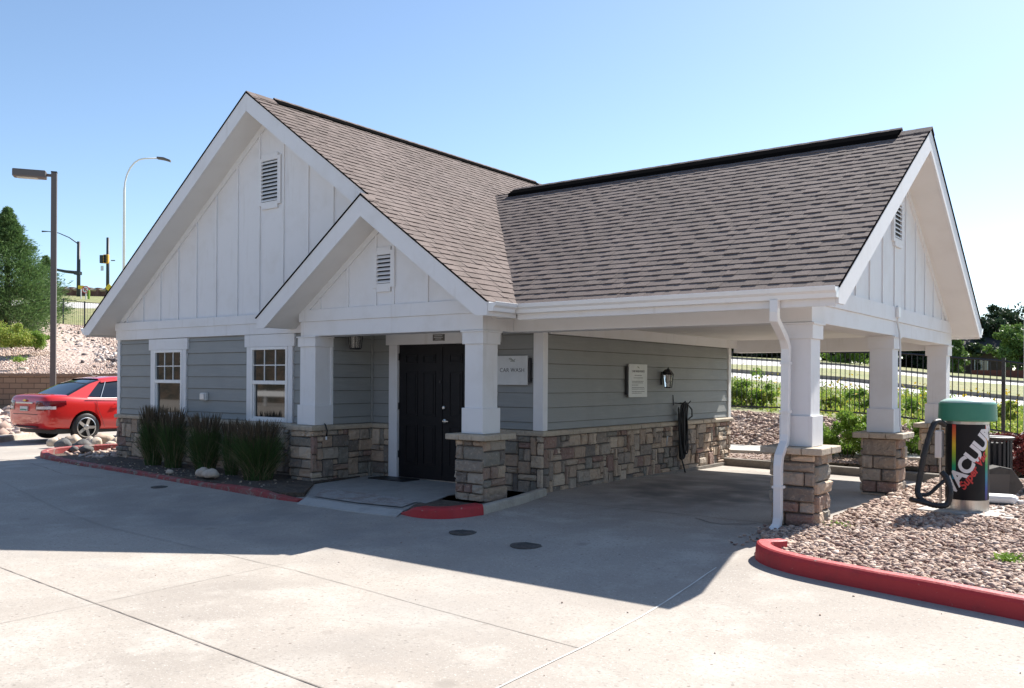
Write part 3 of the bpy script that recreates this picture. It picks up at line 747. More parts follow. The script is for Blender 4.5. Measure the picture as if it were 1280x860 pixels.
# ---- gable walls with battens
def gable_wall(axis, plane, apex, zap, k, zb, inner, battens, vent, out, name='gable_wall', hb=.018):
    """axis 'x': wall in plane y; axis 'y': wall in plane x. out = outward sign"""
    hw = (zap-zb)/k
    def P(u, z, d):
        return (u, plane+out*d, z) if axis == 'x' else (plane+out*d, u, z)
    b = MB(); b.prism([P(apex-hw, zb, 0), P(apex+hw, zb, 0), P(apex, zap, 0)], (Vector(P(0,0,-.08))-Vector(P(0,0,0))))
    o = b.build(name, M['white_grain'], BL)
    bt = MB()
    def bar(u0, u1, z0, z1, d0=.0, d1=hb):
        a = P(u0, z0, d0); c = P(u1, z1, d1); bt.box(tuple(map(min, a, c)), tuple(map(max, a, c)))
    for u in battens:
        zt = zap-k*abs(u-apex)-.03
        if vent and vent[0]-.03 < u < vent[1]+.03:
            if vent[2]-.13 > zb: bar(u-.021, u+.021, zb, vent[2]-.125)
            bar(u-.021, u+.021, vent[3]+.125, zt) if vent[3]+.125 < zt else None
        elif zt > zb+.03: bar(u-.021, u+.021, zb, zt)
    # rake trim under the soffit
    for s_ in (-1, 1):
        t = .10
        q = [P(apex+s_*hw, zb, 0), P(apex, zap, 0), P(apex, zap-t*1.25, 0), P(apex+s_*(hw-t*1.25/k), zb, 0)]
        bt.prism(q, Vector(P(0,0,.026))-Vector(P(0,0,0)))
    bt.build('battens', M['white'], o)
    if vent:
        u0, u1, z0, z1 = vent; fr = MB(); t = .055
        def fb(mb, a0, a1, c0, c1, d0, d1):
            a = P(a0, c0, d0); c = P(a1, c1, d1); mb.box(tuple(map(min, a, c)), tuple(map(max, a, c)))
        fb(fr, u0-t-.02, u0, z0-t, z1+t, 0, .035); fb(fr, u1, u1+t+.02, z0-t, z1+t, 0, .035); fb(fr, u0, u1, z0-t-.06, z0, 0, .035); fb(fr, u0, u1, z1, z1+t+.05, 0, .035)
        v = fr.build('vent', M['white'], o, bevel=.002)
        bk = MB(); fb(bk, u0, u1, z0, z1, .001, .004); bk.build('backing', M['black'], v)
        lv = MB(); n = max(6, round((z1-z0)/.062))
        for i in range(n):
            zz = z0+(z1-z0)*(i+.12)/n; dz = (z1-z0)/n*.55
            lv.prism([P(u0, zz, .036), P(u0, zz+dz, .008), P(u0, zz+dz+.008, .008), P(u0, zz+.012, .036)], Vector(P(u1,0,0))-Vector(P(u0,0,0)))
        lv.build('slats', M['white'], v)
    return o
gable_wall('x', FY, RX, RZ-.27, RK, ZT-.02, 0, [-9.08, -8.51, -7.94, -7.37, -6.80, -6.22, -5.62, -5.03, -4.42, -3.82, -3.24, -2.66, -2.1], (-4.955, -4.545, 4.42, 5.09), -1)
gable_wall('x', PY+.012, -1.955, 4.09-.27, RK, ZT-.01, 0, [-3.29, -2.68, -2.10, -1.75, -1.11, -.55], (-2.06, -1.79, 2.90, 3.31), -1)
CK = (5.03-EZ)/4.10
gable_wall('y', 3.85, 3.11, 5.03-.27, CK, ZT-.02, 0, [-.1+.62*i for i in range(0, 12)], (2.92, 3.30, 3.56, 4.05), 1)

# ---- roofs
def shingle_slope(ridge0, down, along, rake_len, u_int, seed, exp=.150):
    """ridge0: a point on the ridge; down: unit vector down the slope; along: unit vector along the ridge; u_int(v): (u0,u1) at distance v down"""
    rnd = random.Random(seed); ridge0 = Vector(ridge0); down = Vector(down); along = Vector(along)
    N = down.cross(along).normalized()
    if N.z < 0: N = -N
    b = MB(); n = math.ceil(rake_len/exp)
    for i in range(n):
        v1 = rake_len-i*exp; v0 = max(0, v1-exp-.03)
        u0, u1 = u_int((v0+v1)/2)
        if u1 <= u0: continue
        def tab(a, c, t, vlo, top=.001):
            e_ = rnd.uniform(-.0018, .0018)
            q = [ridge0+down*v0+along*a+N*top, ridge0+down*v0+along*c+N*top, ridge0+down*(vlo)+along*c+N*(t+e_), ridge0+down*(vlo)+along*a+N*(t+e_),
                 ridge0+down*(vlo)+along*c-N*.002, ridge0+down*(vlo)+along*a-N*.002, ridge0+down*v0+along*c-N*.004, ridge0+down*v0+along*a-N*.004]
            b.add(q, [(0,1,2,3), (3,2,4,5), (1,6,4,2), (0,3,5,7)])
        u = u0-rnd.uniform(0, .2); 
        while u < u1:
            wd = rnd.uniform(.28, .42); tab(max(u, u0), min(u+wd, u1), .0110, v1); u += wd
        u = u0-rnd.uniform(0, .3)
        while u < u1:
            wd = rnd.uniform(.09, .24)
            a, c = max(u, u0), min(u+wd, u1)
            if c-a > .02: tab(a, c, .0160, v1+.001, .002)
            u += wd+rnd.uniform(.08, .30)
    return b
def unit(x, y, z): return Vector((x, y, z)).normalized()
YB = 6.84; YF = -1.387; YP = -1.588
mr = unit(1, 0, -RK); ml = unit(-1, 0, -RK)
XE = .277; XEL = -9.84
def ymain(v):
    x = RX+mr.x*v
    return (YP if x > -1.955 else YF, YB)
s1 = shingle_slope((RX, 0, RZ), mr, (0,1,0), (XE-RX)/mr.x, ymain, 1)
roof = s1.build('roof', M['shingle'], BL, recalc=False)
shingle_slope((RX, 0, RZ), ml, (0,1,0), (RX-XEL)/mr.x, lambda v: (YF, YB), 2).build('roof_slope', M['shingle'], roof, recalc=False)
# porch left slope
APX = -1.955; APZ = RZ-RK*(APX-RX)
shingle_slope((APX, 0, APZ), ml, (0,1,0), (APX+4.23)/mr.x, lambda v: (YP, FY), 3).build('porch_roof_slope', M['shingle'], roof, recalc=False)
# carport slopes
CX1 = 4.291; RYC = 3.11; CEY = -.99; CEB = 7.21; CZ = 5.03
cf = unit(0, -1, -CK); cb_ = unit(0, 1, -CK)
def xvalley(v):
    z = CZ-CK*(-cf.y)*v
    return (RX+(RZ-z)/RK-.10, CX1)
shingle_slope((0, RYC, CZ), cf, (1,0,0), (RYC-CEY)/-cf.y, xvalley, 4).build('carport_roof_slope', M['shingle'], roof, recalc=False)
shingle_slope((0, RYC, CZ), cb_, (1,0,0), (CEB-RYC)/-cf.y, xvalley, 5).build('carport_roof_slope', M['shingle'], roof, recalc=False)
# decks: solid white-soffited slabs below the shingles
def deck(tri, off, m, name, parent=roof): MB().prism(tri, off).build(name, m, parent)
ET = .165
def chev(ap, az, le, re, k, y0, y1, t0, t1, level, side='both'):
    """section polygons of a gable slab between vertical depths t0 and t1, level-cut at the eaves; le/re eave x"""
    out = []
    if side in ('both', 'right'):
        xr = re; zl = az-k*(re-ap)-ET
        xc = min(re, ap+(az-t1-zl)/k)
        out.append([(ap, az-t0), (re, az-k*(re-ap)-t0), (re, zl), (xc, zl), (ap, az-t1)])
    if side in ('both', 'left'):
        zl = az-k*(ap-le)-ET; xc = max(le, ap-(az-t1-zl)/k)
        out.append([(ap, az-t0), (le, az-k*(ap-le)-t0), (le, zl), (xc, zl), (ap, az-t1)])
    return out
def gable_slab(name, axis, sections, c0, c1, m):
    b = MB()
    for sec in sections:
        pts = [((u, c0, z) if axis == 'y' else (c0, u, z)) for u, z in sec]
        b.prism(pts, (0, c1-c0, 0) if axis == 'y' else (c1-c0, 0, 0))
    return b.build(name, m, BL)
# soffit slabs
gable_slab('soffit', 'y', chev(RX, RZ, XEL+.03, XE-.03, RK, 0, 0, .012, .285, 0), YF+.03, YB-.03, M['soffit'])
gable_slab('soffit', 'y', chev(APX, APZ, -4.20, XE-.03, RK, 0, 0, .012, .285, 0), YP+.03, FY-.002, M['soffit'])
gable_slab('soffit', 'x', chev(RYC, CZ, CEY+.03, CEB-.03, CK, 0, 0, .012, .285, 0), -.2, CX1-.03, M['soffit'])
# rake boards
gable_slab('rake_board', 'y', chev(RX, RZ, XEL, XE, RK, 0, 0, .006, .292, 0, 'left'), YF, YF+.028, M['white_grain'])
gable_slab('rake_board', 'y', chev(RX, RZ, XEL, APX+.10, RK, 0, 0, .006, .292, 0, 'right'), YF+.001, YF+.029, M['white_grain'])
gable_slab('rake_board', 'y', chev(RX, RZ, XEL, XE, RK, 0, 0, .006, .292, 0), YB-.028, YB, M['white_grain'])
gable_slab('rake_board', 'y', chev(APX, APZ, -4.23, XE, RK, 0, 0, .006, .292, 0, 'left'), YP, YP+.028, M['white_grain'])
gable_slab('rake_board', 'y', chev(APX, APZ, -4.23, XE, RK, 0, 0, .006, .292, 0, 'right'), YP+.001, YP+.029, M['white_grain'])
gable_slab('rake_board', 'x', chev(RYC, CZ, CEY, CEB, CK, 0, 0, .006, .292, 0, 'left'), CX1-.028, CX1, M['white_grain'])
gable_slab('rake_board', 'x', chev(RYC, CZ, CEY, CEB, CK, 0, 0, .006, .292, 0, 'right'), CX1-.029, CX1-.001, M['white_grain'])
# dark drip edge along the rakes
def drip(pts, w):
    b = MB(); b.tube(pts, w, 6); b.build('drip_edge', M['ridge'], BL)
for (a, c) in (((XEL-.01, YF-.006, EZ+.0), (RX, YF-.006, RZ+.006)), ((RX, YF-.006, RZ+.006), (APX, YF-.006, APZ+.006)), ((-4.24, YP-.006, APZ-RK*2.285), (APX, YP-.006, APZ+.006)), ((APX, YP-.006, APZ+.006), (XE, YP-.006, EZ+.01)),
               ((CX1+.006, CEY-.01, EZ), (CX1+.006, RYC, CZ+.006)), ((CX1+.006, RYC, CZ+.006), (CX1+.006, CEB+.01, EZ))):
    drip([a, c], .011)
# eave boards
b = MB(); b.box((XEL-.0, YF+.03, EZ-ET), (XEL+.028, YB-.03, EZ-.02)); b.build('eave_board', M['white'], BL)
b = MB(); b.box((-4.23, YP+.03, EZ-ET), (-4.202, FY-.065, EZ-.02)); b.build('eave_board', M['white'], BL)
b = MB(); b.box((.30, CEY, EZ-ET-.02), (CX1-.03, CEY+.03, EZ-.03)); b.build('eave_board', M['white'], BL)
b = MB(); b.box((XE-.028, YP+.03, EZ-ET), (XE, CEY, EZ-.03)); b.build('eave_board', M['white'], BL)
b = MB(); b.box((.30, CEB-.03, EZ-ET-.02), (CX1-.03, CEB, EZ-.03)); b.build('eave_board', M['white'], BL)
# ridge vents with a cap course
def ridge_vent(p0, p1, side, k, w, h, seed):
    p0, p1 = Vector(p0), Vector(p1); side = Vector(side)
    b = MB(); lo = [(w, -k*w+.012), (w, -k*w+h), (0, h+.005), (-w, -k*w+h), (-w, -k*w+.012), (0, .0)]
    b.prism([p0+side*a+Vector((0,0,z)) for a, z in lo], p1-p0); o = b.build('ridge_vent', M['ridge'], roof)
    c = MB(); n = int((p1-p0).length/.14); w2 = w*.26
    for i in range(n):
        a = p0.lerp(p1, i/n); d = p0.lerp(p1, (i+1)/n+.02/(p1-p0).length)-a
        c.prism([a+side*q+Vector((0,0,z+.002*(i % 2))) for q, z in [(w2, -k*w2+h+.004), (w2, -k*w2+h+.008), (0, h+.013), (-w2, -k*w2+h+.008), (-w2, -k*w2+h+.004), (0, h+.006)]], d)
    c.build('ridge_cap', M['shingle'], roof)
ridge_vent((RX, -.85, RZ), (RX, 6.5, RZ), (1, 0, 0), RK, .14, .045, 1)
ridge_vent((-2.85, RYC, CZ), (3.90, RYC, CZ), (0, 1, 0), CK, .19, .070, 2)
def ridge_cap(p0, p1, side, k):
    p0, p1 = Vector(p0), Vector(p1); side = Vector(side); c = MB(); n = max(1, int((p1-p0).length/.14)); w2 = .13
    for i in range(n):
        a = p0.lerp(p1, i/n); d = p0.lerp(p1, (i+1)/n+.02/(p1-p0).length)-a
        c.prism([a+side*q+Vector((0,0,z+.002*(i % 2))) for q, z in [(w2, -k*w2+.012), (w2, -k*w2+.022), (0, .030), (-w2, -k*w2+.022), (-w2, -k*w2+.012), (0, .015)]], d)
    c.build('ridge_cap', M['shingle'], roof)
ridge_cap((RX, YF, RZ), (RX, -.86, RZ), (1, 0, 0), RK); ridge_cap((RX, 6.51, RZ), (RX, YB, RZ), (1, 0, 0), RK)
ridge_cap((3.91, RYC, CZ), (CX1, RYC, CZ), (0, 1, 0), CK); ridge_cap((APX, YP, APZ), (APX, YF, APZ), (1, 0, 0), RK)

# ---- gutters: K profile
def gutter(path, out, name='gutter'):
    """path points at the top back edge; out: outward horizontal unit per point pair"""
    prof = [(0, .0), (.0, -.115), (.075, -.115), (.085, -.07), (.115, -.045), (.125, -.005), (.125, .0), (.116, .0), (.112, -.012), (.012, -.012), (.012, 0)]
    b = MB(); p0, p1 = Vector(path[0]), Vector(path[1]); out = Vector(out)
    b.prism([p0+out*a+Vector((0,0,z)) for a, z in prof], p1-p0)
    return b.build(name, M['gutter'], BL, bevel=.003)
gutter(((.29, CEY-.002, EZ+.005), (CX1-.0, CEY-.002, EZ+.005)), (0, -1, 0))
gutter(((XE+.002, YP+.02, EZ+.003), (XE+.002, CEY-.128, EZ+.003)), (1, 0, 0))
gutter(((XEL-.002, YF+.0, EZ+.003), (XEL-.002, YB, EZ+.003)), (-1, 0, 0))
gutter(((1.5, CEB+.002, EZ+.005), (CX1, CEB+.002, EZ+.005)), (0, 1, 0))

# ---- downspout on the front carport column
def rect_tube(mb, pts, wx, wy):
    """rectangular pipe: pts path in a y = const plane; corrugated faces left flat"""
    P = [Vector(p) for p in pts]; vs = []; fs = []
    for i, p in enumerate(P):
        t0 = (P[i]-P[i-1]).normalized() if i else (P[1]-P[0]).normalized()
        t1 = (P[i+1]-P[i]).normalized() if i < len(P)-1 else t0
        t = (t0+t1).normalized(); a = Vector((0, 1, 0)); a = (a-t*a.dot(t)).normalized(); c = t.cross(a).normalized()
        s = 1/max(.5, t.dot(t0))
        for (q, r) in ((-1,-1), (1,-1), (1,1), (-1,1)): vs.append(p+c*q*wx/2*s+a*r*wy/2)
        if i:
            k = 4*i
            for j in range(4): fs.append((k-4+j, k-4+(j+1) % 4, k+(j+1) % 4, k+j))
    mb.add(vs, fs)
b = MB()
yd = -.60
rect_tube(b, [(3.66, CEY-.055, 2.40), (3.66, CEY-.055, 2.28), (3.65, CEY-.03, 2.20), (3.625, -.68, 2.02), (3.615, -.58, 1.92), (3.61, -.575, .98), (3.61, -.60, .90), (3.605, -.74, .76), (3.605, -.765, .66), (3.605, -.765, .10), (3.60, -.79, .02), (3.57, -.89, -.05)], .085, .072)
ds = b.build('downspout', M['gutter'], BL, bevel=.006)
for zz in (1.74, 1.22): MB().box((3.56, -.625, zz), (3.665, -.53, zz+.025)).build('strap', M['gutter'], ds)
MB().box((3.553, -.815, .42), (3.66, -.70, .445)).build('strap', M['gutter'], ds)
# conduit on the middle column and the junction box above it
b = MB(); b.tube([(3.89, 3.02, 2.62), (3.90, 3.03, 2.52), (3.885, 3.05, 2.40), (3.90, 3.12, 2.24), (3.905, 3.14, 2.05), (3.90, 3.15, 1.30), (3.91, 3.14, .95), (3.93, 3.13, .88)], .013, 8)
o = b.build('conduit', M['galv'], BL, smooth=True)
MB().box((3.885, 2.96, 2.45), (3.93, 3.06, 2.60)).build('junction_box', M['gutter'], BL, bevel=.01)
MB().box((3.93, 3.10, .50), (3.99, 3.22, .66)).build('outlet_box', M['capstone'], BL, bevel=.01)

# ================================================================== SIGNS, LAMPS, HOSE
sg = empty('wall_sign', (-.465, -.03, 1.69), label='square light grey CAR WASH sign on the siding beside the porch column', cat='sign')
MB().box((-.30, -.035, -.17), (.30, .006, .17)).build('backing', M['black'], sg)
MB().box((-.265, -.055, -.205), (.265, -.036, .205)).build('face', M['plate'], sg, bevel=.003)
RX90 = Matrix.Rotation(pi/2, 4, 'X')
obj('lettering', text_mesh('CAR WASH', .082, offset=-.0005, space=1.05), M['ink'], sg, Matrix.Translation((0, -.0565, 0)) @ RX90)
b = MB(); b.tube([(-.055+.01*i, -.057, .155+.018*sin(i*.55+.3)) for i in range(12)], .0035, 5); b.tube([(-.045+.008*i, -.057, .145+.006*sin(i*.8)) for i in range(9)], .003, 5)
b.box((-.03, -.0575, .122), (.05, -.056, .128)); b.build('emblem', M['logo'], sg)
sg = empty('wall_sign', (.03, 2.57, 1.555), rz=pi/2, label='portrait grey rules sign with fine print next to the wall lamp in the carport', cat='sign')
MB().box((-.335, -.03, -.22), (.335, .004, .22)).build('backing', M['black'], sg)
MB().box((-.30, -.05, -.265), (.30, -.031, .265)).build('face', M['plate'], sg, bevel=.003)
obj('title', text_mesh('CAR WASH RULES', .05, offset=-.0005), M['ink'], sg, Matrix.Translation((0, -.0515, .15)) @ RX90)
b = MB()
for (a, c, z) in ((-.12, .10, .085), (-.15, .14, .045), (-.2, .17, -.01), (-.2, .15, -.035), (-.2, .0, -.07), (-.2, .19, -.11), (-.2, .2, -.135), (-.2, .2, -.175), (-.2, .11, -.2)):
    x = a; r_ = random.Random(int(1000*z))
    while x < c: ww = r_.uniform(.012, .04); b.box((x, -.0515, z-.004), (min(x+ww, c+.01), -.0502, z+.004)); x += ww+.009
b.build('fine_print', M['ink'], sg)
b = MB(); b.tube([(-.04+.008*i, -.052, .215+.012*sin(i*.6)) for i in range(11)], .003, 5); b.build('emblem', M['logo'], sg)

def lantern(loc, rz, label, lit_bulb=True):
    e = empty('wall_lantern', loc, rz=rz, label=label, cat='wall lamp')
    MB().box((-.055, -.02, -.11), (.055, 0, .11)).build('back_plate', M['black'], e, bevel=.008)
    b = MB(); b.tube([(0, -.02, .10), (0, -.06, .14), (0, -.115, .13)], .011, 8); b.build('arm', M['black'], e)
    b = MB(); b.lathe([(.105, .06), (.095, .07), (.055, .125), (.03, .15), (.012, .165), (.004, .19)], (0, -.115, 0), 6); b.lathe([(.06, -.165), (.066, -.15), (.05, -.146)], (0, -.115, 0), 6); b.build('roof', M['black'], e)
    b = MB()
    for k in range(6):
        q = 2*pi*k/6; b.tube([(.062*cos(q), -.115+.062*sin(q), -.155), (.088*cos(q), -.115+.088*sin(q), .065)], .0055, 5)
    b.build('cage', M['black'], e)
    g_ = bpy.data.materials.get('lantern_glass') or mat('lantern_glass', (.9, .9, .88), .12)
    g_.node_tree.nodes['Principled BSDF'].inputs['Transmission Weight'].default_value = .85
    MB().lathe([(.055, -.145), (.080, .06)], (0, -.115, 0), 6, caps=False).build('glass', g_, e)
    MB().lathe([(.008, -.08), (.03, -.06), (.035, -.02), (.02, .03), (.016, .06)], (0, -.115, 0), 14).build('bulb', M['bulb'], e, smooth=True)
    return e
lantern((.024, 3.50, 1.60), pi/2, 'black lantern on the carport wall beside the rules sign')
# porch lantern hangs from the porch ceiling
e = empty('ceiling_lantern', (-3.08, -.62, 2.29), label='black glass-sided lantern under the porch ceiling', cat='ceiling lamp')
MB().lathe([(.10, 0), (.10, -.02), (.03, -.03), (.03, -.06), (.115, -.07), (.115, -.08)], n=20).build('mount', M['black'], e)
b = MB()
for k in range(8): q = 2*pi*k/8; b.tube([(.11*cos(q), .11*sin(q), -.08), (.09*cos(q), .09*sin(q), -.26)], .008, 5)
b.lathe([(.095, -.26), (.085, -.28), (.03, -.285)], n=16); b.build('cage', M['black'], e)
MB().lathe([(.095, -.08), (.08, -.255)], n=16, caps=False).build('glass', bpy.data.materials['lantern_glass'], e)

# coiled black hose hanging from a hook on the carport wall
e = empty('coiled_hose', (.07, 4.08, 1.15), label='black hose coiled on a hook on the carport wall', cat='hose')
rnd = random.Random(5)
for k in range(9):
    b = MB(); L_ = rnd.uniform(.66, .98); w_ = rnd.uniform(.07, .125); cx = rnd.uniform(-.03, .03); dz = rnd.uniform(-.02, .03); fx = rnd.uniform(.0, .10)
    pts = []
    for i in range(41):
        q = 2*pi*i/40; s_ = sin(q)
        z = dz-(1-cos(q))/2*L_; yy = cx+w_*sin(q)*(1-.35*(1-cos(q))/2)+.012*sin(3*q+k)
        pts.append((fx+.02+.015*cos(q*2+k), yy, z))
    b.tube(pts, .0125, 6, caps=False); b.build('hose_loop', M['rubber'], e, smooth=True)
b = MB(); b.tube([(.05, -.14, -.05), (.06, -.15, -.4), (.08, -.10, -.9), (.10, .02, -1.17), (.12, .04, -1.26)], .013, 6); b.build('hose_end', M['rubber'], e, smooth=True)
b = MB(); b.tube([(.03, .08, .0), (.06, .20, -.01), (.08, .32, -.10), (.08, .33, -.22), (.06, .22, -.27), (.04, .12, -.26)], .014, 6); b.build('hose_bend', M['rubber'], e, smooth=True)
b = MB(); b.tube([(-.05, -.16, .16), (-.035, -.16, -.02)], .008, 6); b.tube([(-.05, -.1, .02), (.12, -.1, .01), (.16, -.1, .06)], .009, 6); b.tube([(-.05, .1, .02), (.12, .1, .01), (.16, .1, .06)], .009, 6); b.build('hook', M['black'], e)
b = MB().tube([(.03, 3.66, .44), (.05, 3.66, .60), (.05, 3.76, .66)], .012, 6); tag(b.build('water_tap', M['galv'], smooth=True), 'small grey water pipe with tap on the stone beside the coiled hose', 'tap')
# little black hook lamp at the porch stone cap
b = MB(); b.tube([(-3.31, -1.02, .87), (-3.27, -1.04, .86), (-3.22, -1.05, .78), (-3.235, -1.05, .68)], .011, 6); o = b.build('cable_stub', M['rubber'], smooth=True)
tag(o, 'short black cable with white tip hanging over the pilaster stone cap', 'cable')
MB().lathe([(.014, 0), (.014, .05)], (-3.237, -1.05, .635), 8).build('plug', M['white'], o)
# ================================================================== TERRAIN
def loft(rows, mats, names, uvw=False, sub=1):
    """rows: list of rows of points; strips between rows get their own object"""
    for i in range(len(rows)-1):
        A, B = rows[i], rows[i+1]
        b = MB(); n = len(A); ns = max(1, sub)
        vs = []
        for s_ in range(ns+1):
            for a, c in zip(A, B):
                p = Vector(a).lerp(Vector(c), s_/ns); vs.append(p)
        fs = [(s_*n+k, s_*n+k+1, (s_+1)*n+k+1, (s_+1)*n+k) for s_ in range(ns) for k in range(n-1)]
        b.add(vs, fs).build(names[i], mats[i], kind='structure', smooth=True, recalc=False)
def dense(row, n=12):
    out = []
    for a, c in zip(row[:-1], row[1:]):
        for i in range(n): out.append(Vector(a).lerp(Vector(c), i/n))
    out.append(Vector(row[-1])); return out
def rugged(row, amp, sc=.3):
    return [Vector((p.x, p.y, p.z+amp*mnoise.noise(Vector((p.x*sc, p.y*sc, 0))))) for p in row]
# ---- left hillside; columns by picture x, rows by (depth, picture y)
cxl = [-700, -300, 0, 150, 350, 600]
def rowl(spec): return dense([at(x, y, d) for x, (d, y) in zip(cxl, spec)])
r0 = [at(-700, 545, 17), at(-300, 551, 19), at(0, 548, 21.0), at(48, 540, 23.2), at(110, 530, 27), at(350, 522, 31), at(600, 515, 33)]
L0 = dense(r0, 10)
def fl(d, y): return [(d, y)]*6
WB = [(31, 514), (31.5, 513.5), (32, 513), (32, 513), (32, 512), (33, 511)]
WT = [(31.2, 466), (31.7, 467), (32.2, 467), (32.2, 467), (32.2, 467), (33.2, 467)]
A0 = dense([at(x, y, d) for x, (d, y) in zip(cxl, WB)], 10)
L0 = [Vector(p) for p in L0]
n0 = len(A0); L0r = [L0[round(i*(len(L0)-1)/(n0-1))] for i in range(n0)]
L0r = [Vector((p.x, p.y, .10)) for p in L0r]
loft([L0r, [p+Vector((0,0,0)) for p in A0]], [M['bank']], ['rock_bed'], sub=3)
R1 = dense([at(x, y, d) for x, (d, y) in zip(cxl, WT)], 10)
R2 = dense([at(x, y, d) for x, (d, y) in zip(cxl, [(38, 436), (38, 438), (38, 440), (38, 438), (38, 438), (38, 440)])], 10)
R3 = dense([at(x, y, d) for x, (d, y) in zip(cxl, [(47, 400), (47, 402), (47, 403), (47, 408), (47, 412), (47, 415)])], 10)
R4 = dense([at(x, y, d) for x, (d, y) in zip(cxl, [(60, 374), (60, 377), (60, 381), (60, 387.5), (60, 391), (60, 395)])], 10)
R5 = dense([at(x, y, d) for x, (d, y) in zip(cxl, [(72, 369), (72, 372), (72, 375), (72, 379.5), (72, 383), (72, 388)])], 10)
R6 = dense([at(x, y, d) for x, (d, y) in zip(cxl, [(104, 366), (104, 367), (104, 368), (104, 371), (104, 374), (104, 378)])], 10)
R7 = dense([at(x, y, d) for x, (d, y) in zip(cxl, [(112, 369), (112, 369), (112, 370), (112, 373), (112, 376), (112, 380)])], 10)
R8 = [Vector((p.x+(p.x-CAM.x)*2, p.y+(p.y-CAM.y)*2, p.z-4)) for p in R7]
loft([R1, rugged(R2, .15), rugged(R3, .2), rugged(R4, .3), R5, R6, R7, R8],
     [M['bank'], M['bank'], M['drygrass'], M['road'], M['drygrass'], M['drygrass'], M['drygrass']],
     ['gravel_slope', 'gravel_slope', 'grass_slope', 'road', 'grass_slope', 'grass_slope', 'hill'], sub=2)
# retaining wall with cap
def wall_uv(pts_lo, pts_hi, thick, m, name, parent=None):
    me = bpy.data.meshes.new(name); n = len(pts_lo); back = Vector((-sin(YAW), cos(YAW), 0))*thick
    vs = [*pts_lo, *pts_hi, *[p+back for p in pts_hi], *[p+back for p in pts_lo]]
    fs = []
    for k in range(3):
        for i in range(n-1): fs.append((k*n+i, k*n+i+1, (k+1)*n+i+1, (k+1)*n+i))
    me.from_pydata([tuple(v) for v in vs], [], fs); me.materials.append(m)
    uv = me.uv_layers.new(name='UVMap'); acc = [0]
    for i in range(1, n): acc.append(acc[-1]+(Vector(pts_lo[i])-Vector(pts_lo[i-1])).length)
    for l in me.loops:
        v = me.vertices[l.vertex_index].co; uv.data[l.index].uv = (acc[l.vertex_index % n], v.z)
    o = bpy.data.objects.new(name, me); COL.objects.link(o)
    if parent: o.parent = parent
    return o
M['block'] = brickmat('wall_block', (.30, .205, .135), (.25, .165, .11), (.12, .085, .06), .45, .2, 0, .012, .01)
rw = empty('retaining_wall', at(0, 513, 32), label='long tan block retaining wall behind the red car', cat='retaining wall')
off = -Vector(rw.location)
lo = [Vector((p.x, p.y, -.2)) for p in A0]; hi = [Vector((p.x, p.y, at(0, 470, 32).z)) for p in A0]
wall_uv([p+off for p in lo], [p+off for p in hi], .3, M['block'], 'block_face', rw)
M['blockcap'] = mat('block_cap', (.24, .165, .115), .9, [(8, (.18, .12, .085), .5, .7)])
fwd = Vector((-sin(YAW), cos(YAW), 0))
b = MB(); P = [p+off-fwd*.04 for p in hi]
vs = []; fs = []
for i, p in enumerate(P):
    vs += [p, p+Vector((0,0,.10)), p+Vector((0,0,.10))+fwd*.45, p+fwd*.45]
    if i: k = 4*i; fs += [(k-4+j, k-4+(j+1) % 4, k+(j+1) % 4, k+j) for j in range(4)]
b.add(vs, fs).build('cap_course', M['blockcap'], rw)

# ---- right side: carport gravel, walk, rock bank, planting, two roads
cxr = [560, 760, 905, 1050, 1150, 1190, 1280, 1450, 1900]
def rr(spec): return dense([at(x, y, d) for x, (d, y) in zip(cxr, spec)], 8)
def rz(ds, zs):
    """rows given by depth and height"""
    out = []
    for x, d, z in zip(cxr, ds, zs):
        p = at(x, 480, d); out.append(Vector((p.x, p.y, z)))
    return dense(out, 8)
Q0 = rz([19, 18, 17.0, 16.1, 15.5, 15.2, 14.8, 13, 9], [.07]*9)
Q1 = rz([20, 19, 17.9, 16.9, 16.2, 16, 15.5, 13.6, 9.6], [.10]*9)
Q1b = rz([20, 19, 17.95, 16.95, 16.25, 16.05, 15.55, 13.65, 9.65], [.16]*9)
Q2 = rz([21.5, 20.4, 19.3, 18.2, 17.3, 17, 16.4, 14.5, 10.4], [.17]*9)
Q2b = rz([21.5, 20.4, 19.35, 18.25, 17.35, 17.05, 16.45, 14.55, 10.45], [.14]*9)
Q3 = rz([24.5, 23, 21.6, 19.8, 18.6, 18.1, 17.2, 15.5, 11.5], [.95, .92, .85, .72, .60, .56, .50, .40, .3])
Q4 = rr([(33, 460), (33, 465), (33, 471), (32, 485.5), (31, 495), (30.5, 500.5), (29.5, 509.5), (28, 525), (25, 570)])
Q5 = rr([(39, 448), (38, 454), (37.5, 465), (36.5, 475.5), (35.5, 487), (35, 492.5), (34, 501), (32, 515), (29, 550)])
Q5b = [p+Vector((0, 0, .16)) for p in Q5]
Q6 = rr([(48, 438), (47, 445), (46, 454.7), (45, 461), (44, 471), (43.5, 476), (42.5, 482), (40, 497), (36, 520)])
Q7 = rr([(60, 434), (59, 440), (58, 448), (57, 457), (56, 467.5), (55, 472), (54, 479), (51, 492), (46, 510)])
Q7b = [p+Vector((0, 0, .14)) for p in Q7]
Q8 = rr([(70, 432), (69, 436), (68, 445), (66, 452), (64, 461), (63, 466), (62, 473), (60, 485), (55, 500)])
Q9 = [Vector((p.x+(p.x-CAM.x)*4, p.y+(p.y-CAM.y)*4, p.z)) for p in Q8]
loft([Q0, Q1], [M['gravelbase']], ['gravel_strip'], sub=1)
loft([Q1b, Q2], [M['pad']], ['sidewalk'])
loft([[p-Vector((0,0,.3)) for p in Q1b], Q1b], [M['pad']], ['sidewalk_edge'])
loft([Q2b, rugged(Q3, .05, .8)], [M['gravelbase']], ['rock_bank'], sub=3)
loft([rugged(Q3, .05, .8), Q4], [M['planting']], ['planting_slope'], sub=5)
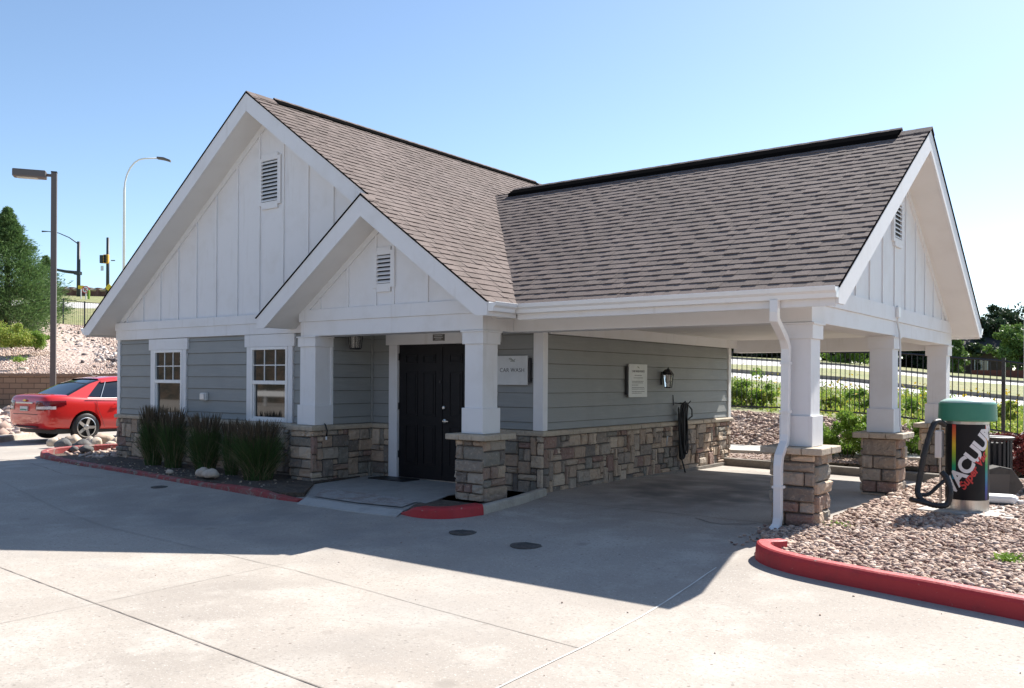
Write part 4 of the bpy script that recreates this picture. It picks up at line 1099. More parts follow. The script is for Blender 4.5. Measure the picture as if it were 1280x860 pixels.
loft([Q4, Q5], [M['road']], ['path'])
loft([Q5, Q5b], [M['kerbdark']], ['path_kerb'])
loft([Q5b, Q6], [M['drygrass']], ['verge'], sub=2)
loft([Q6, Q7], [M['road']], ['street'])
loft([Q7, Q7b], [M['kerbdark']], ['street_kerb'])
loft([Q7b, Q8, Q9], [M['drygrass'], M['drygrass']], ['far_verge', 'far_ground'])
# gravel bed on the right, inside the red kerb
GP = [(3.84, -1.65), (3.82, -1.85), (3.86, -2.05), (3.98, -2.2), (4.16, -2.31), (4.4, -2.4), (5.04, -2.54), (5.6, -2.65), (6.15, -2.75), (7.5, -3.04), (16, -4.9), (22, -3), (22, 4), (17, 2), (5.25, 5.7), (4.75, 5.2), (3.98, 5.1), (3.93, 3.4), (3.93, -.05), (3.93, -.15), (3.9, -.65), (3.48, -.66), (3.5, -1.0), (3.72, -1.45)]
def in_poly(x, y, P):
    c = False; j = len(P)-1
    for i in range(len(P)):
        if (P[i][1] > y) != (P[j][1] > y) and x < (P[j][0]-P[i][0])*(y-P[i][1])/(P[j][1]-P[i][1])+P[i][0]: c = not c
        j = i
    return c
def gz(x, y):
    return -.045+.085*sstep(-2.6, .5, y)+.025*mnoise.noise(Vector((x*1.3, y*1.3, 0)))+.07*sstep(4.6, 7, x)
me = bpy.data.meshes.new('gravel_bed'); bm = bmesh.new()
vs = [bm.verts.new((x, y, 0)) for x, y in GP]; f = bm.faces.new(vs)
bmesh.ops.triangulate(bm, faces=[f])
for _ in range(5):
    es = [e for e in bm.edges if e.calc_length() > .5]
    if es: bmesh.ops.subdivide_edges(bm, edges=es, cuts=1)
bmesh.ops.triangulate(bm, faces=[f for f in bm.faces if len(f.verts) > 3])
for v in bm.verts: v.co.z = gz(v.co.x, v.co.y)-.012
bmesh.ops.recalc_face_normals(bm, faces=bm.faces)
bm.to_mesh(me); bm.free(); me.materials.append(M['gravelbase'])
o = bpy.data.objects.new('gravel_bed', me); COL.objects.link(o); o['kind'] = 'structure'
# carport slab apron right of the columns (pale strip)

# ---- loose stones
ICO = [(0,0,1)]+[(cos(2*pi*k/5)*.894, sin(2*pi*k/5)*.894, .447) for k in range(5)]+[(cos(2*pi*(k+.5)/5)*.894, sin(2*pi*(k+.5)/5)*.894, -.447) for k in range(5)]+[(0,0,-1)]
ICF = [(0,1+k,1+(k+1) % 5) for k in range(5)]+[(1+k, 6+k, 1+(k+1) % 5) for k in range(5)]+[(1+(k+1) % 5, 6+k, 6+(k+1) % 5) for k in range(5)]+[(11, 6+(k+1) % 5, 6+k) for k in range(5)]
ICO = np.array(ICO); ICF = np.array(ICF)
def scatter_stones(name, pts, sizes, m, seed, flat=.55, kind='stuff', **k):
    rg = np.random.default_rng(seed); n = len(pts); pts = np.array(pts); sizes = np.array(sizes)
    V = ICO[None]*(1+rg.uniform(-.28, .28, (n, 12, 1)))
    V = V*np.stack([rg.uniform(.7, 1.25, n), rg.uniform(.6, 1.0, n), rg.uniform(flat*.7, flat*1.3, n)], 1)[:, None]
    a = rg.uniform(0, 2*pi, n); t = rg.uniform(-.5, .5, n)
    ct, st = np.cos(t)[:, None], np.sin(t)[:, None]
    x, y, z = V[..., 0], V[..., 1], V[..., 2]
    x, z = x*ct+z*st, -x*st+z*ct
    ca, sa = np.cos(a)[:, None], np.sin(a)[:, None]
    x, y = x*ca-y*sa, x*sa+y*ca
    V = np.stack([x, y, z], -1)*sizes[:, None, None]+pts[:, None]
    F = (ICF[None]+12*np.arange(n)[:, None, None]).reshape(-1, 3)
    me = bpy.data.meshes.new(name)
    me.vertices.add(n*12); me.vertices.foreach_set('co', V.reshape(-1))
    me.loops.add(F.size); me.loops.foreach_set('vertex_index', F.reshape(-1).astype(np.int32))
    me.polygons.add(len(F)); me.polygons.foreach_set('loop_start', np.arange(0, F.size, 3, dtype=np.int32)); me.polygons.foreach_set('loop_total', np.full(len(F), 3, np.int32))
    me.update(calc_edges=True); me.materials.append(m)
    o = bpy.data.objects.new(name, me); COL.objects.link(o)
    tag(o, kind=kind, **k); return o
rnd = random.Random(77); pts = []; sz = []
while len(pts) < 34000:
    x = rnd.uniform(3.3, 9.5); y = rnd.uniform(-4, 6)
    if not in_poly(x, y, GP): continue
    dd = math.hypot(x-CAM.x, y-CAM.y)
    if rnd.random() > min(1, (9/dd)**2): continue
    s_ = rnd.choice((.018, .024, .028, .034, .042))*rnd.uniform(.8, 1.25)*(.9+.3*(dd > 11))
    pts.append((x, y, gz(x, y)+rnd.uniform(-.008, .012))); sz.append(s_)
scatter_stones('gravel', pts, sz, M['gravel'], 1)
# stones spilling round the pier and on the kerb edge
pts = []; sz = []
for i in range(60):
    x = rnd.uniform(3.4, 3.95); y = rnd.uniform(-1.75, -.7)
    pts.append((x, y, hz(x, y)+.01)); sz.append(rnd.uniform(.012, .03))
for i in range(26):
    x = rnd.uniform(-2, 8); y = rnd.uniform(-6, -2.8); pts.append((x, y, hz(x, y)+.004)); sz.append(rnd.uniform(.004, .011))
scatter_stones('loose_gravel', pts, sz, M['gravel'], 2)
def between(A, B, n, rnd, lo=0, hi=1, t0=0, t1=1):
    out = []
    for _ in range(n):
        i = rnd.uniform(lo, hi)*(len(A)-1); k = min(int(i), len(A)-2); f = i-k; t = rnd.uniform(t0, t1)
        out.append(A[k].lerp(A[k+1], f).lerp(B[k].lerp(B[k+1], f), t))
    return out
P = between(Q2b, Q3, 7000, rnd, .2, .92); scatter_stones('rock_mulch', [tuple(p) for p in P], [rnd.uniform(.03, .075) for _ in P], M['gravel'], 3, flat=.7)
P = between(Q0, Q1, 1500, rnd, .2, .75); scatter_stones('gravel_edging', [tuple(p) for p in P], [rnd.uniform(.02, .035) for _ in P], M['gravel'], 4)
BK = [(.52, .385, .31), (.42, .30, .245), (.60, .47, .39), (.36, .26, .21), (.62, .52, .45), (.50, .36, .28)]
M['bankstone'] = mat('bank_stones', (.5, .4, .35), .9, [(10, (.36, .28, .24), .5, .8)], island=BK)
P = between(R1, R2, 9000, rnd, .33, .66)+between(R2, R3, 5000, rnd, .33, .66); scatter_stones('bank_gravel', [tuple(p) for p in P], [rnd.uniform(.025, .06) for _ in P], M['bankstone'], 5, flat=.7)
P = between(L0r, A0, 900, rnd, .2, .6); scatter_stones('bed_cobbles', [(p.x, p.y, p.z+.03) for p in P], [rnd.choice((.08, .12, .2, .26))*rnd.uniform(.7, 1.2) for _ in P], M['bankstone'], 6, flat=.65)
# drift of pale cobbles running down the bank
pts = []; sz = []
for i in range(420):
    t = rnd.random(); px = 75+t*120+rnd.gauss(0, 6); py = 425+t*34+rnd.gauss(0, 7); d = 38+(440-py)*.25
    pts.append(tuple(at(px, py, max(33, d))+Vector((0, 0, .05)))); sz.append(rnd.uniform(.05, .14))
scatter_stones('cobble_drift', pts, sz, mat('pale_cobble', (.6, .55, .5), .9, island=[(.56, .47, .41), (.12, .10, .095), (.62, .55, .50), (.50, .40, .34), (.24, .19, .17)]), 7, flat=.8)

def boulder(name, loc, r, m, seed, sq=(1, .8, .6), label=None, cat='boulder', group=None, rz=0):
    bm = bmesh.new(); bmesh.ops.create_icosphere(bm, subdivisions=3, radius=1)
    for v in bm.verts:
        n = v.co.normalized(); k = 1+.28*mnoise.noise(n*1.1+Vector((seed*3.7, 0, 0)))+.09*mnoise.noise(n*3.1+Vector((seed, 5, 0)))
        v.co = Vector((n.x*sq[0], n.y*sq[1], n.z*sq[2]))*r*k
        v.co.z = max(v.co.z, -r*sq[2]*.5)
    me = bpy.data.meshes.new(name); bm.to_mesh(me); bm.free(); me.materials.append(m)
    me.polygons.foreach_set('use_smooth', [True]*len(me.polygons))
    o = bpy.data.objects.new(name, me); COL.objects.link(o); o.location = loc; o.rotation_euler = (0, 0, rz)
    return tag(o, label, cat, group)
G = 'boulders on the island beside the building corner'
bs = [(79, 563, 18.4, .20, 'rockdark', 'flat dark boulder half in shade at the tip of the left island'),
      (103, 560, 18.3, .19, 'rockdark', 'squarish dark grey boulder between pale ones on the left island'),
      (93, 552, 19.3, .22, 'rock', 'tan boulder behind the two dark ones on the left island'),
      (88, 546, 20.0, .15, 'rock', 'small tan rounded boulder just left of the car wheel'),
      (66, 556, 19.2, .16, 'rockwhite', 'low pale boulder nearest the left end of the red kerb'),
      (119, 550, 19.2, .17, 'rockwhite', 'pale boulder to the right of the car wheel on the left island'),
      (130, 546, 19.6, .23, 'rock', 'large pinkish boulder under the rear door of the car'),
      (112, 546, 20.0, .13, 'rockwhite', 'small cream boulder under the middle of the car wheel'),
      (108, 572, 17.6, .13, 'rockdark', 'small dark stone in the shade below the building corner'),
      (146, 547, 19.5, .16, 'rockwhite', 'pale boulder touching the building corner'),
      (74, 551, 19.8, .12, 'rock', 'small tan boulder on the left island below the car bumper'),
      (138, 553, 18.9, .12, 'rockwhite', 'small pale stone in front of the pinkish boulder'),
      (92, 571, 17.8, .10, 'rockdark', 'little dark stone against the kerb in the shade')]
bs = [(*at(a, b_, c).xy, .0, d, e_, f_) for a, b_, c, d, e_, f_ in bs]
for i, (x, y, z, r, m, lb) in enumerate(bs):
    boulder('boulder', (x, y, .06+r*.32), r, M[m], i+1, sq=(1, .8, .72), label=lb, group=G, rz=i*1.3)
pts = []; sz = []
for i in range(500):
    x = rnd.uniform(-11.4, -9.3); y = rnd.uniform(-1.4, 4.5); pts.append((x, y, .03)); sz.append(rnd.uniform(.03, .09))
scatter_stones('island_cobbles', pts, sz, M['bankstone'], 9)
pts = []; sz = []
for i in range(150):
    x = rnd.uniform(-9.3, -3.3); y = rnd.uniform(-2.3, -1.5); pts.append((x, y, .03)); sz.append(rnd.uniform(.010, .028))
scatter_stones('bed_pebbles', pts, sz, M['stone'], 10)
p = (-4.52, -2.02)
boulder('boulder', (-4.85, -2.06, .10), .15, M['rockwhite'], 21, label='grey white stone in front of the grass, left of a pair', group='pair of stones by the kerb')
boulder('boulder', (-4.62, -2.10, .10), .14, M['rockwhite'], 22, label='grey white stone by the red kerb, right of a pair', group='pair of stones by the kerb')
boulder('boulder', (-5.75, -2.08, .06), .07, M['rockwhite'], 23, label='small pale stone between the second and third grass clumps')
boulder('boulder', at(1268, 672, 8.9), .075, M['rockdark'], 24, label='dark stone lying on the gravel at the right edge')

# ================================================================== PLANTS
def quads(name, P, N, U, L_, W_, m, parent=None, kind=None, bend=0, tri=False):
    """leaf faces: centres P, direction U, side from N x U"""
    P = np.asarray(P); U = np.asarray(U); N = np.asarray(N); n = len(P)
    U = U/np.linalg.norm(U, axis=1, keepdims=True); S_ = np.cross(N, U); S_ /= np.linalg.norm(S_, axis=1, keepdims=True)+1e-9
    L_ = np.asarray(L_)[:, None]; W_ = np.asarray(W_)[:, None]
    V = np.stack([P-U*L_/2, P-S_*W_/2+U*L_*.0, P+U*L_/2, P+S_*W_/2+U*L_*.0], 1)
    me = bpy.data.meshes.new(name); me.vertices.add(4*n); me.vertices.foreach_set('co', V.reshape(-1))
    F = np.arange(4*n, dtype=np.int32); me.loops.add(4*n); me.loops.foreach_set('vertex_index', F)
    me.polygons.add(n); me.polygons.foreach_set('loop_start', np.arange(0, 4*n, 4, dtype=np.int32)); me.polygons.foreach_set('loop_total', np.full(n, 4, np.int32))
    me.update(calc_edges=True); me.materials.append(m)
    o = bpy.data.objects.new(name, me); COL.objects.link(o)
    if parent: o.parent = parent
    if kind: o['kind'] = kind
    return o
def leaf_blob(rg, n, c, rad, lumps, rl=.38, surf=.55):
    """leaf centres in clumps scattered over an ellipsoid"""
    c = np.array(c); rad = np.array(rad)
    d = rg.normal(size=(lumps, 3)); d /= np.linalg.norm(d, axis=1, keepdims=True)
    cc = c+d*rad*rg.uniform(surf, 1.0, (lumps, 1)); lr = rg.uniform(.6, 1.3, lumps)*rl*rad.mean()
    k = rg.integers(0, lumps, n); e = rg.normal(size=(n, 3)); e /= np.linalg.norm(e, axis=1, keepdims=True)
    return cc[k]+e*(rg.uniform(0, 1, (n, 1))**.5)*lr[k][:, None]*np.array([1, 1, .8])
def shrub(name, loc, rad, n, leaf, m, seed, label, cat='shrub', group=None, lumps=26, stems=10, rl=.36):
    rg = np.random.default_rng(seed); e = empty(name, loc, label=label, cat=cat, group=group)
    P = leaf_blob(rg, n, (0, 0, rad[2]*1.0), (rad[0], rad[1], rad[2]*.9), lumps, rl)
    P[:, 2] = np.abs(P[:, 2])
    U = rg.normal(size=(n, 3)); U[:, 2] = np.abs(U[:, 2])*.8+.2; N = rg.normal(size=(n, 3))
    s_ = rg.uniform(.6, 1.3, n)*leaf
    quads('foliage', P, N, U, s_*1.6, s_*.8, m, e)
    b = MB()
    for k in range(stems):
        q = 2*pi*k/stems; b.tube([(0, 0, -.05), (rad[0]*.3*cos(q), rad[1]*.3*sin(q), rad[2]*.7), (rad[0]*.6*cos(q), rad[1]*.6*sin(q), rad[2]*1.3)], [.012, .008, .004], 5)
    b.build('stems', M['bark'], e)
    return e
def tree(name, loc, h, cr, n, leaf, m, seed, label, group=None, crown_lo=.3, lumps=60, trunk=.18, cat='tree', rl=.26, sq=1.0):
    rg = np.random.default_rng(seed); e = empty(name, loc, label=label, cat=cat, group=group)
    cz = h*(1+crown_lo)/2; rz_ = h*(1-crown_lo)/2
    P = leaf_blob(rg, n, (0, 0, cz), (cr, cr, rz_), lumps, rl, surf=.25)
    U = rg.normal(size=(n, 3)); N = rg.normal(size=(n, 3)); s_ = rg.uniform(.6, 1.3, n)*leaf
    quads('crown', P, N, U, s_*1.5, s_*.9, m, e)
    b = MB(); rn = random.Random(seed)
    b.tube([(0,0,-.3), (.1*cr*.2, 0, h*.3), (0, .1, h*.6), (.1, 0, h*.9)], [trunk, trunk*.8, trunk*.5, trunk*.12], 8)
    for k in range(9):
        q = rn.uniform(0, 2*pi); z0 = h*rn.uniform(.3, .7); b.tube([(0, 0, z0), (cr*.4*cos(q), cr*.4*sin(q), z0+h*.1), (cr*.8*cos(q), cr*.8*sin(q), z0+h*.17)], [trunk*.35, trunk*.2, trunk*.06], 5)
    b.build('trunk', M['bark'], e)
    return e
def conifer(name, loc, h, cr, n, m, seed, label, group=None, lean=0, leaf=.20, lo=.08, bush=1.0):
    rg = np.random.default_rng(seed); e = empty(name, loc, label=label, cat='tree', group=group)
    nb = 300; zb = h*(lo+(1-lo)*rg.uniform(0, 1, nb)**.85); ab = rg.uniform(0, 2*pi, nb)
    rb = cr*np.clip((1-(zb/h))*1.35, .0, 1)**1.0*rg.uniform(.75, 1.08, nb)
    k = rg.integers(0, nb, n); t = rg.uniform(.25, 1, n)**.7
    spread = .11*rb[k]+.07*bush
    P = np.stack([np.cos(ab[k])*rb[k]*t, np.sin(ab[k])*rb[k]*t, zb[k]+rb[k]*.28*t**2], 1)+rg.normal(size=(n, 3))*spread[:, None]*np.array([1, 1, .7])
    U = np.stack([np.cos(ab[k]), np.sin(ab[k]), .5+0*t], 1)+rg.normal(size=(n, 3))*.5; N = rg.normal(size=(n, 3)); s_ = rg.uniform(.6, 1.3, n)*leaf
    quads('crown', P, N, U, s_*1.8, s_*.30, m, e)
    b = MB(); b.tube([(0,0,-.3), (0,0,h*.5), (0,0,h*.97)], [h*.03, h*.02, h*.004], 8)
    for i in range(0, nb, 4):
        b.tube([(0,0,zb[i]), (cos(ab[i])*rb[i]*.9, sin(ab[i])*rb[i]*.9, zb[i]+rb[i]*.22)], [.05, .015], 4)
    b.build('trunk', M['bark'], e); return e
def grass_clump(name, loc, r, h, n, seed, label, spread=.5, group=None):
    rg = np.random.default_rng(seed); e = empty(name, loc, label=label, cat='ornamental grass', group=group)
    rn = random.Random(seed)
    def blades(n, h0, h1, w, sp, zfrom):
        vs = []; fs = []
        for i in range(n):
            q = rn.uniform(0, 2*pi); rr_ = r*math.sqrt(rn.random())*.55; bx, by = rr_*cos(q), rr_*sin(q)
            H = rn.uniform(h0, h1); q2 = q+rn.uniform(-.7, .7); out = sp*rn.uniform(.1, 1)*r*(1 if rn.random() > .10 else 2.1); H *= (1 if out < sp*r else .8)
            fa = rn.uniform(0, pi); wx, wy = w*cos(fa), w*sin(fa); K = len(vs)
            for j in range(5):
                t = zfrom+(1-zfrom)*j/4; o_ = out*t**1.8; ww = (1-t)**.6 if zfrom == 0 else sin(pi*(j/4)*.9+.15)
                z = H*(t-.10*t**4); x, y = bx+o_*cos(q2), by+o_*sin(q2)
                vs += [(x-wx*ww, y-wy*ww, z), (x+wx*ww, y+wy*ww, z)]
                if j: a = K+2*j; fs.append((a-2, a-1, a+1, a))
        return MB().add(vs, fs)
    blades(int(n*.12), h*.3, h*.75, .004, 1.7*spread*2, 0).build('dry_blades', M['straw'], e, recalc=False)
    blades(n, h*.5, h*1.0, .0045, 1.0*spread*2, 0).build('blades', M['blade'], e, recalc=False)
    blades(int(n*.16), h*.95, h*1.22, .006, .75*spread*2, .74).build('seed_heads', M['plume'], e, recalc=False)
    blades(int(n*.16), h*.85, h*1.15, .002, .75*spread*2, 0).build('stalks', M['plume'], e, recalc=False)
    return e
M['straw'] = mat('straw_blades', (.3, .25, .14), .8, island=[(.26, .21, .12), (.20, .17, .09), (.34, .28, .17)], spec=.2)
GG = 'ornamental grass clumps under the windows'
grass_clump('ornamental_grass', (-7.34, -1.42, .02), .24, .98, 1800, 1, 'dark tall grass clump below the left window, leftmost of five', group=GG, spread=.42)
grass_clump('ornamental_grass', (-6.66, -1.46, .02), .24, .96, 1600, 2, 'dark grass clump just right of the left window, second from the left', group=GG, spread=.42)
grass_clump('ornamental_grass', (-5.58, -1.55, .02), .27, .90, 1900, 3, 'dark grass clump under the outlet box, middle of the five', group=GG, spread=.46)
grass_clump('ornamental_grass', (-4.95, -1.50, .02), .17, .84, 900, 4, 'smaller browner grass clump, second from the right', group=GG, spread=.42)
grass_clump('ornamental_grass', (-4.12, -1.62, .02), .38, .84, 2800, 5, 'widest green grass clump, next to the stone pier of the porch', group=GG, spread=.42)

shrub('leafy_shrub', at(1058, 582, 16.9), (.72, .5, .52), 9000, .045, M['leaf_bright'], 11, 'bright green leafy shrub seen between the front and middle carport columns')
shrub('leafy_shrub', at(1143, 585, 17.0), (.38, .4, .48), 4500, .045, M['leaf_bright'], 12, 'bright green shrub seen between the middle and back carport columns')
shrub('barberry_shrub', at(1268, 600, 12.4), (.42, .42, .36), 6000, .032, M['leaf_red'], 13, 'burgundy leaved shrub behind the slatted bin at the right edge')
# small weeds
def weed(loc, n, r, seed, label):
    rg = np.random.default_rng(seed); e = empty('weed', loc, label=label, cat='weed')
    P = rg.normal(size=(n, 3))*np.array([r, r, r*.35]); P[:, 2] = np.abs(P[:, 2])
    quads('leaves', P, rg.normal(size=(n, 3)), rg.normal(size=(n, 3)), np.full(n, .045), np.full(n, .018), M['leaf_bright'], e)
weed(Vector((4.12, -.38, -.01)), 320, .07, 1, 'low green weed growing at the foot of the front carport pier')
p = at(1263, 726, 7.55); weed(Vector((p.x, p.y, gz(p.x, p.y)+.01)), 260, .055, 2, 'small green weed in the gravel near the red kerb at the right edge')
p = at(1188, 575, 13); 
# planting beyond the fence: mass of low yellow green plants
P = between(Q3, Q4, 30000, rnd, .12, .95, .0, .72)
rg = np.random.default_rng(5); PA = []
for p in P:
    v = mnoise.noise(Vector((p.x*.45, p.y*.45, 3)))
    if v > -.12: PA.append((p.x, p.y, p.z+rnd.random()**2*(.22+.5*max(0, v))))
n = len(PA); U = rg.normal(size=(n, 3)); U[:, 2] = np.abs(U[:, 2])+.4
quads('ground_cover', PA, rg.normal(size=(n, 3)), U, rg.uniform(.06, .16, n), rg.uniform(.03, .06, n), M['leaf_yellow'], kind='stuff')
P = between(Q3, Q4, 5000, rnd, .12, .95, .4, .95); PA = [(p.x, p.y, p.z+rnd.random()**2*.25) for p in P]; n = len(PA); U = rg.normal(size=(n, 3)); U[:, 2] = np.abs(U[:, 2])+.4
quads('slope_grass', PA, rg.normal(size=(n, 3)), U, rg.uniform(.06, .18, n), rg.uniform(.02, .04, n), M['leaf_bright'], kind='stuff')
P = between(Q3, Q4, 260, rnd, .25, .95, .02, .7); PA = [(p.x, p.y, p.z+.25+rnd.random()*.5) for p in P]; n = len(PA)
quads('wild_flowers', PA, rg.normal(size=(n, 3)), rg.normal(size=(n, 3)), rg.uniform(.05, .1, n), rg.uniform(.05, .1, n), M['flower'], kind='stuff')
# taller weeds by the fence
for i, (px, py, d, h, lb) in enumerate([(940, 508, 22.6, 1.15, 'tall leafy green weed behind the fence next to the building corner'), (925, 510, 22.8, .75, 'yellow green bush behind the fence at the building corner'), (955, 512, 22.3, .65, 'low yellow flowering bush behind the fence left of the downspout'),
                                   (1080, 515, 22, .85, 'green bush behind the fence left of the middle column'), (1040, 520, 21.8, .6, 'loose yellow green bush behind the fence right of the front column'), (1152, 530, 21, 1.0, 'green bush behind the fence left of the back column'), (1200, 536, 20, .8, 'yellow green bush behind the vacuum cap'), (1262, 530, 19.5, .6, 'yellow green bush behind the fence post at the right')]):
    p = at(px, py, d)
    shrub('wild_bush', p, (h*.45, h*.4, h*.42), 1500, .05, M['leaf_bright'] if i in (0, 3, 5) else M['leaf_yellow'], 40+i, lb, cat='bush', group='bushes beyond the fence', lumps=16)

# ================================================================== FENCES
def fence(name, pts, h, sp, label, post_h=None, post_idx=None, bar=.009, postw=.03, rails=(.12, -.12, 0)):
    e = empty(name, pts[0], label=label, cat='fence'); o0 = Vector(pts[0])
    for i in range(len(pts)-1):
        a, c = Vector(pts[i])-o0, Vector(pts[i+1])-o0; d = c-a; L_ = Vector((d.x, d.y, 0)).length; n = max(2, int(L_/sp)); b = MB()
        for rzv in (.10, h): b.tube([a+Vector((0,0,rzv)), c+Vector((0,0,rzv))], .018, 4)
        for k in range(1, n):
            p = a.lerp(c, k/n); b.tube([p+Vector((0,0,.10)), p+Vector((0,0,h))], bar, 4, caps=False)
        b.build('bar_panel', M['black'], e)
    for i, p in enumerate(pts):
        p = Vector(p)-o0; b = MB(); b.box((p.x-postw, p.y-postw, p.z-.3), (p.x+postw, p.y+postw, p.z+h+.06)); b.build('post', M['black'], e)
    return e
fpts = [(x, y, .02) for x, y in [(0, 0)]]
def fp(px, py, d): p = at(px, py, d); return (p.x, p.y, p.z)
fence('iron_fence', [fp(780, 508, 23.5), fp(868, 511.5, 21.8), fp(984, 515, 20.4), fp(1112, 525, 18.2), fp(1254, 546, 16.2), fp(1420, 580, 14.6), fp(1700, 620, 13)], 1.40, .118, 'black iron fence crossing behind the carport and the vacuum')
fence('iron_fence', [fp(-160, 398, 46), fp(-60, 400, 46), fp(30, 402, 46), fp(53, 412, 46.5), fp(79, 414.5, 47), fp(105.5, 419, 46), fp(134, 421, 45.5), fp(165, 424, 45), fp(240, 430, 44), fp(400, 440, 44)], 1.72, .17, 'black iron fence up on the slope above the gravel bank', bar=.008)
# pale light post at the right edge
b = MB(); p = at(1284, 545, 15.2); b.box((-.055, -.055, -.3), (.055, .055, 2.05)); b.box((-.09, -.09, -.3), (.09, .09, .05)); o = b.build('white_post', M['galv'], bevel=.01, loc=p)
tag(o, 'pale grey square post at the right edge of the picture', 'post')

# ================================================================== TREES AND BUILDINGS FAR RIGHT
TG = 'trees beyond the upper street'
tree('cottonwood_tree', at(1258, 474, 78), 7.4, 2.6, 9000, .20, M['leaf_dark'], 61, 'tall dark green tree standing highest at the right edge', group=TG, crown_lo=.12, trunk=.25)
tree('cottonwood_tree', at(1236, 474, 76), 5.4, 2.2, 7000, .18, M['leaf_dark'], 62, 'dark tree just right of the carport gable tip, lower than its neighbour', group=TG, crown_lo=.05)
tree('leafy_tree', at(1272, 476, 66), 4.3, 2.1, 8000, .15, M['leaf_mid'], 63, 'lighter green rounded tree in front of the tall dark one', group=TG, crown_lo=.05)
tree('leafy_tree', at(1330, 478, 70), 6.5, 3.2, 7000, .2, M['leaf_dark'], 64, 'dark tree outside the right edge of the picture', group=TG)
tree('leafy_tree', at(1196, 470, 68), 3.3, .9, 3000, .14, M['leaf_mid'], 65, 'narrow green tree beside the tan house wall', group=TG, crown_lo=.02, trunk=.08)
tree('leafy_tree', at(1060, 462, 62), 2.6, 1.9, 6000, .12, M['leaf_bright'], 66, 'light green low tree seen between the first two carport columns', group=TG, crown_lo=.02)
DT = ['leftmost, beside the wall corner', 'behind the left gap in the fence', 'hidden partly by the downspout', 'taller, behind the light green tree', 'right of the light green tree', 'between the middle and back columns', 'just left of the back column', 'hidden behind the carport wall']
for i, (px, py, d, h, r) in enumerate([(905, 446, 74, 5, 3.2), (950, 447, 80, 4.5, 3), (1000, 452, 74, 5.5, 3.3), (1040, 455, 80, 6, 3), (1090, 458, 72, 5.2, 3), (1130, 463, 76, 5.5, 3), (1165, 466, 72, 5, 2.6), (860, 445, 80, 6, 3.5)]):
    tree('evergreen_tree', at(px, py, d), h*1.1, r*1.35, 9000, .30, M['leaf_dark'], 70+i, 'dark dense tree under the carport roof, '+DT[i], group='dark trees seen under the carport roof', crown_lo=.0, lumps=40, trunk=.15)
M['darkwall'] = mat('dark_house_wall', (.085, .062, .05), .85, [(2, (.07, .05, .042), .4, .7)])
M['tanwall'] = mat('tan_house_wall', (.26, .21, .15), .85, [(2, (.22, .18, .13), .4, .7)])
M['darkroof'] = mat('dark_roof', (.06, .052, .05), .9)
def house(loc, w, d, h, rh, wm, label, win=()):
    e = empty('house', loc, rz=YAW-.25, label=label, cat='house', group='houses beyond the upper street')
    MB().box((-w/2, 0, -1), (w/2, d, h)).build('wall', wm, e)
    b = MB(); b.prism([(-w/2-.4, -.5, h), (w/2+.4, -.5, h), (w/2+.4, d/2, h+rh), (-w/2-.4, d/2, h+rh)], (0, 0, .15)); b.prism([(-w/2-.4, d+.5, h), (w/2+.4, d+.5, h), (w/2+.4, d/2, h+rh), (-w/2-.4, d/2, h+rh)], (0, 0, .15))
    b.prism([(-w/2, 0, h), (-w/2, d, h), (-w/2, d/2, h+rh)], (.1, 0, 0)); b.prism([(w/2, 0, h), (w/2, d, h), (w/2, d/2, h+rh)], (-.1, 0, 0)); b.build('roof', M['darkroof'], e)
    for (x, z, ww, hh) in win:
        f = MB(); f.box((x-ww/2-.08, -.06, z-.08), (x+ww/2+.08, -.001, z+hh+.08)); o = f.build('window', M['white'], e)
        MB().box((x-ww/2, -.075, z), (x-.03, -.061, z+hh)).build('pane', M['glass'], o); MB().box((x+.03, -.075, z), (x+ww/2, -.061, z+hh)).build('pane', M['glass'], o)
house(at(1218, 472, 74), 5.8, 5, 2.0, 1.4, M['darkwall'], 'low dark brown house with one white framed window right of the back column', win=[(.5, .6, .9, .9)])
house(at(1196, 470, 82), 3.6, 5, 4.0, .7, M['tanwall'], 'tan house block rising behind the dark brown house', win=[])
house(at(945, 444, 90), 12, 6, 3.0, 1.5, M['darkwall'], 'dark house seen under the carport at left', win=[(-1, .8, 1.2, 1.0), (2.2, .8, 1.2, 1.0)])
# low red brown wall
o = MB().box((-2.2, 0, -.5), (2.2, .3, .75)).build('garden_wall', mat('redbrown_wall', (.12, .04, .03), .9), loc=at(1258, 476, 62)); o.rotation_euler = (0, 0, YAW-.3)
tag(o, 'low red brown garden wall below the green trees at the right', 'garden wall')

# ================================================================== LEFT BACKGROUND
conifer('pine_tree', at(9, 424, 40.5), 6.0, 2.35, 70000, M['needle'], 81, 'tall dense green pine at the left edge of the picture', leaf=.105, bush=.9, lo=.0)
conifer('pine_tree', at(57, 406, 50), 3.9, 1.3, 9000, M['needle'], 82, 'lower pine peeking out to the right of the tall one behind the lamp pole', leaf=.11, lo=.0)
conifer('pine_tree', at(-70, 424, 42), 5.5, 2.4, 15000, M['needle'], 83, 'pine mostly outside the left edge of the picture', leaf=.12, lo=.0)
shrub('juniper_shrub', at(14, 434, 36.4), (1.15, .8, .50), 9000, .045, M['leaf_yellow'], 84, 'wide low yellow green shrub at the left edge on the gravel bank', lumps=30)
shrub('juniper_shrub', at(45, 437, 36.8), (.62, .5, .40), 5000, .045, M['leaf_bright'], 85, 'smaller green shrub touching the lamp pole on the gravel bank', lumps=22)
e = empty('sapling', at(22, 465, 33), label='thin young plant with a tuft of leaves above the retaining wall', cat='sapling')
MB().tube([(-.1, 0, -.1), (-.02, 0, .25), (.0, 0, .45)], [.012, .01, .006], 5).build('stem', M['bark'], e)
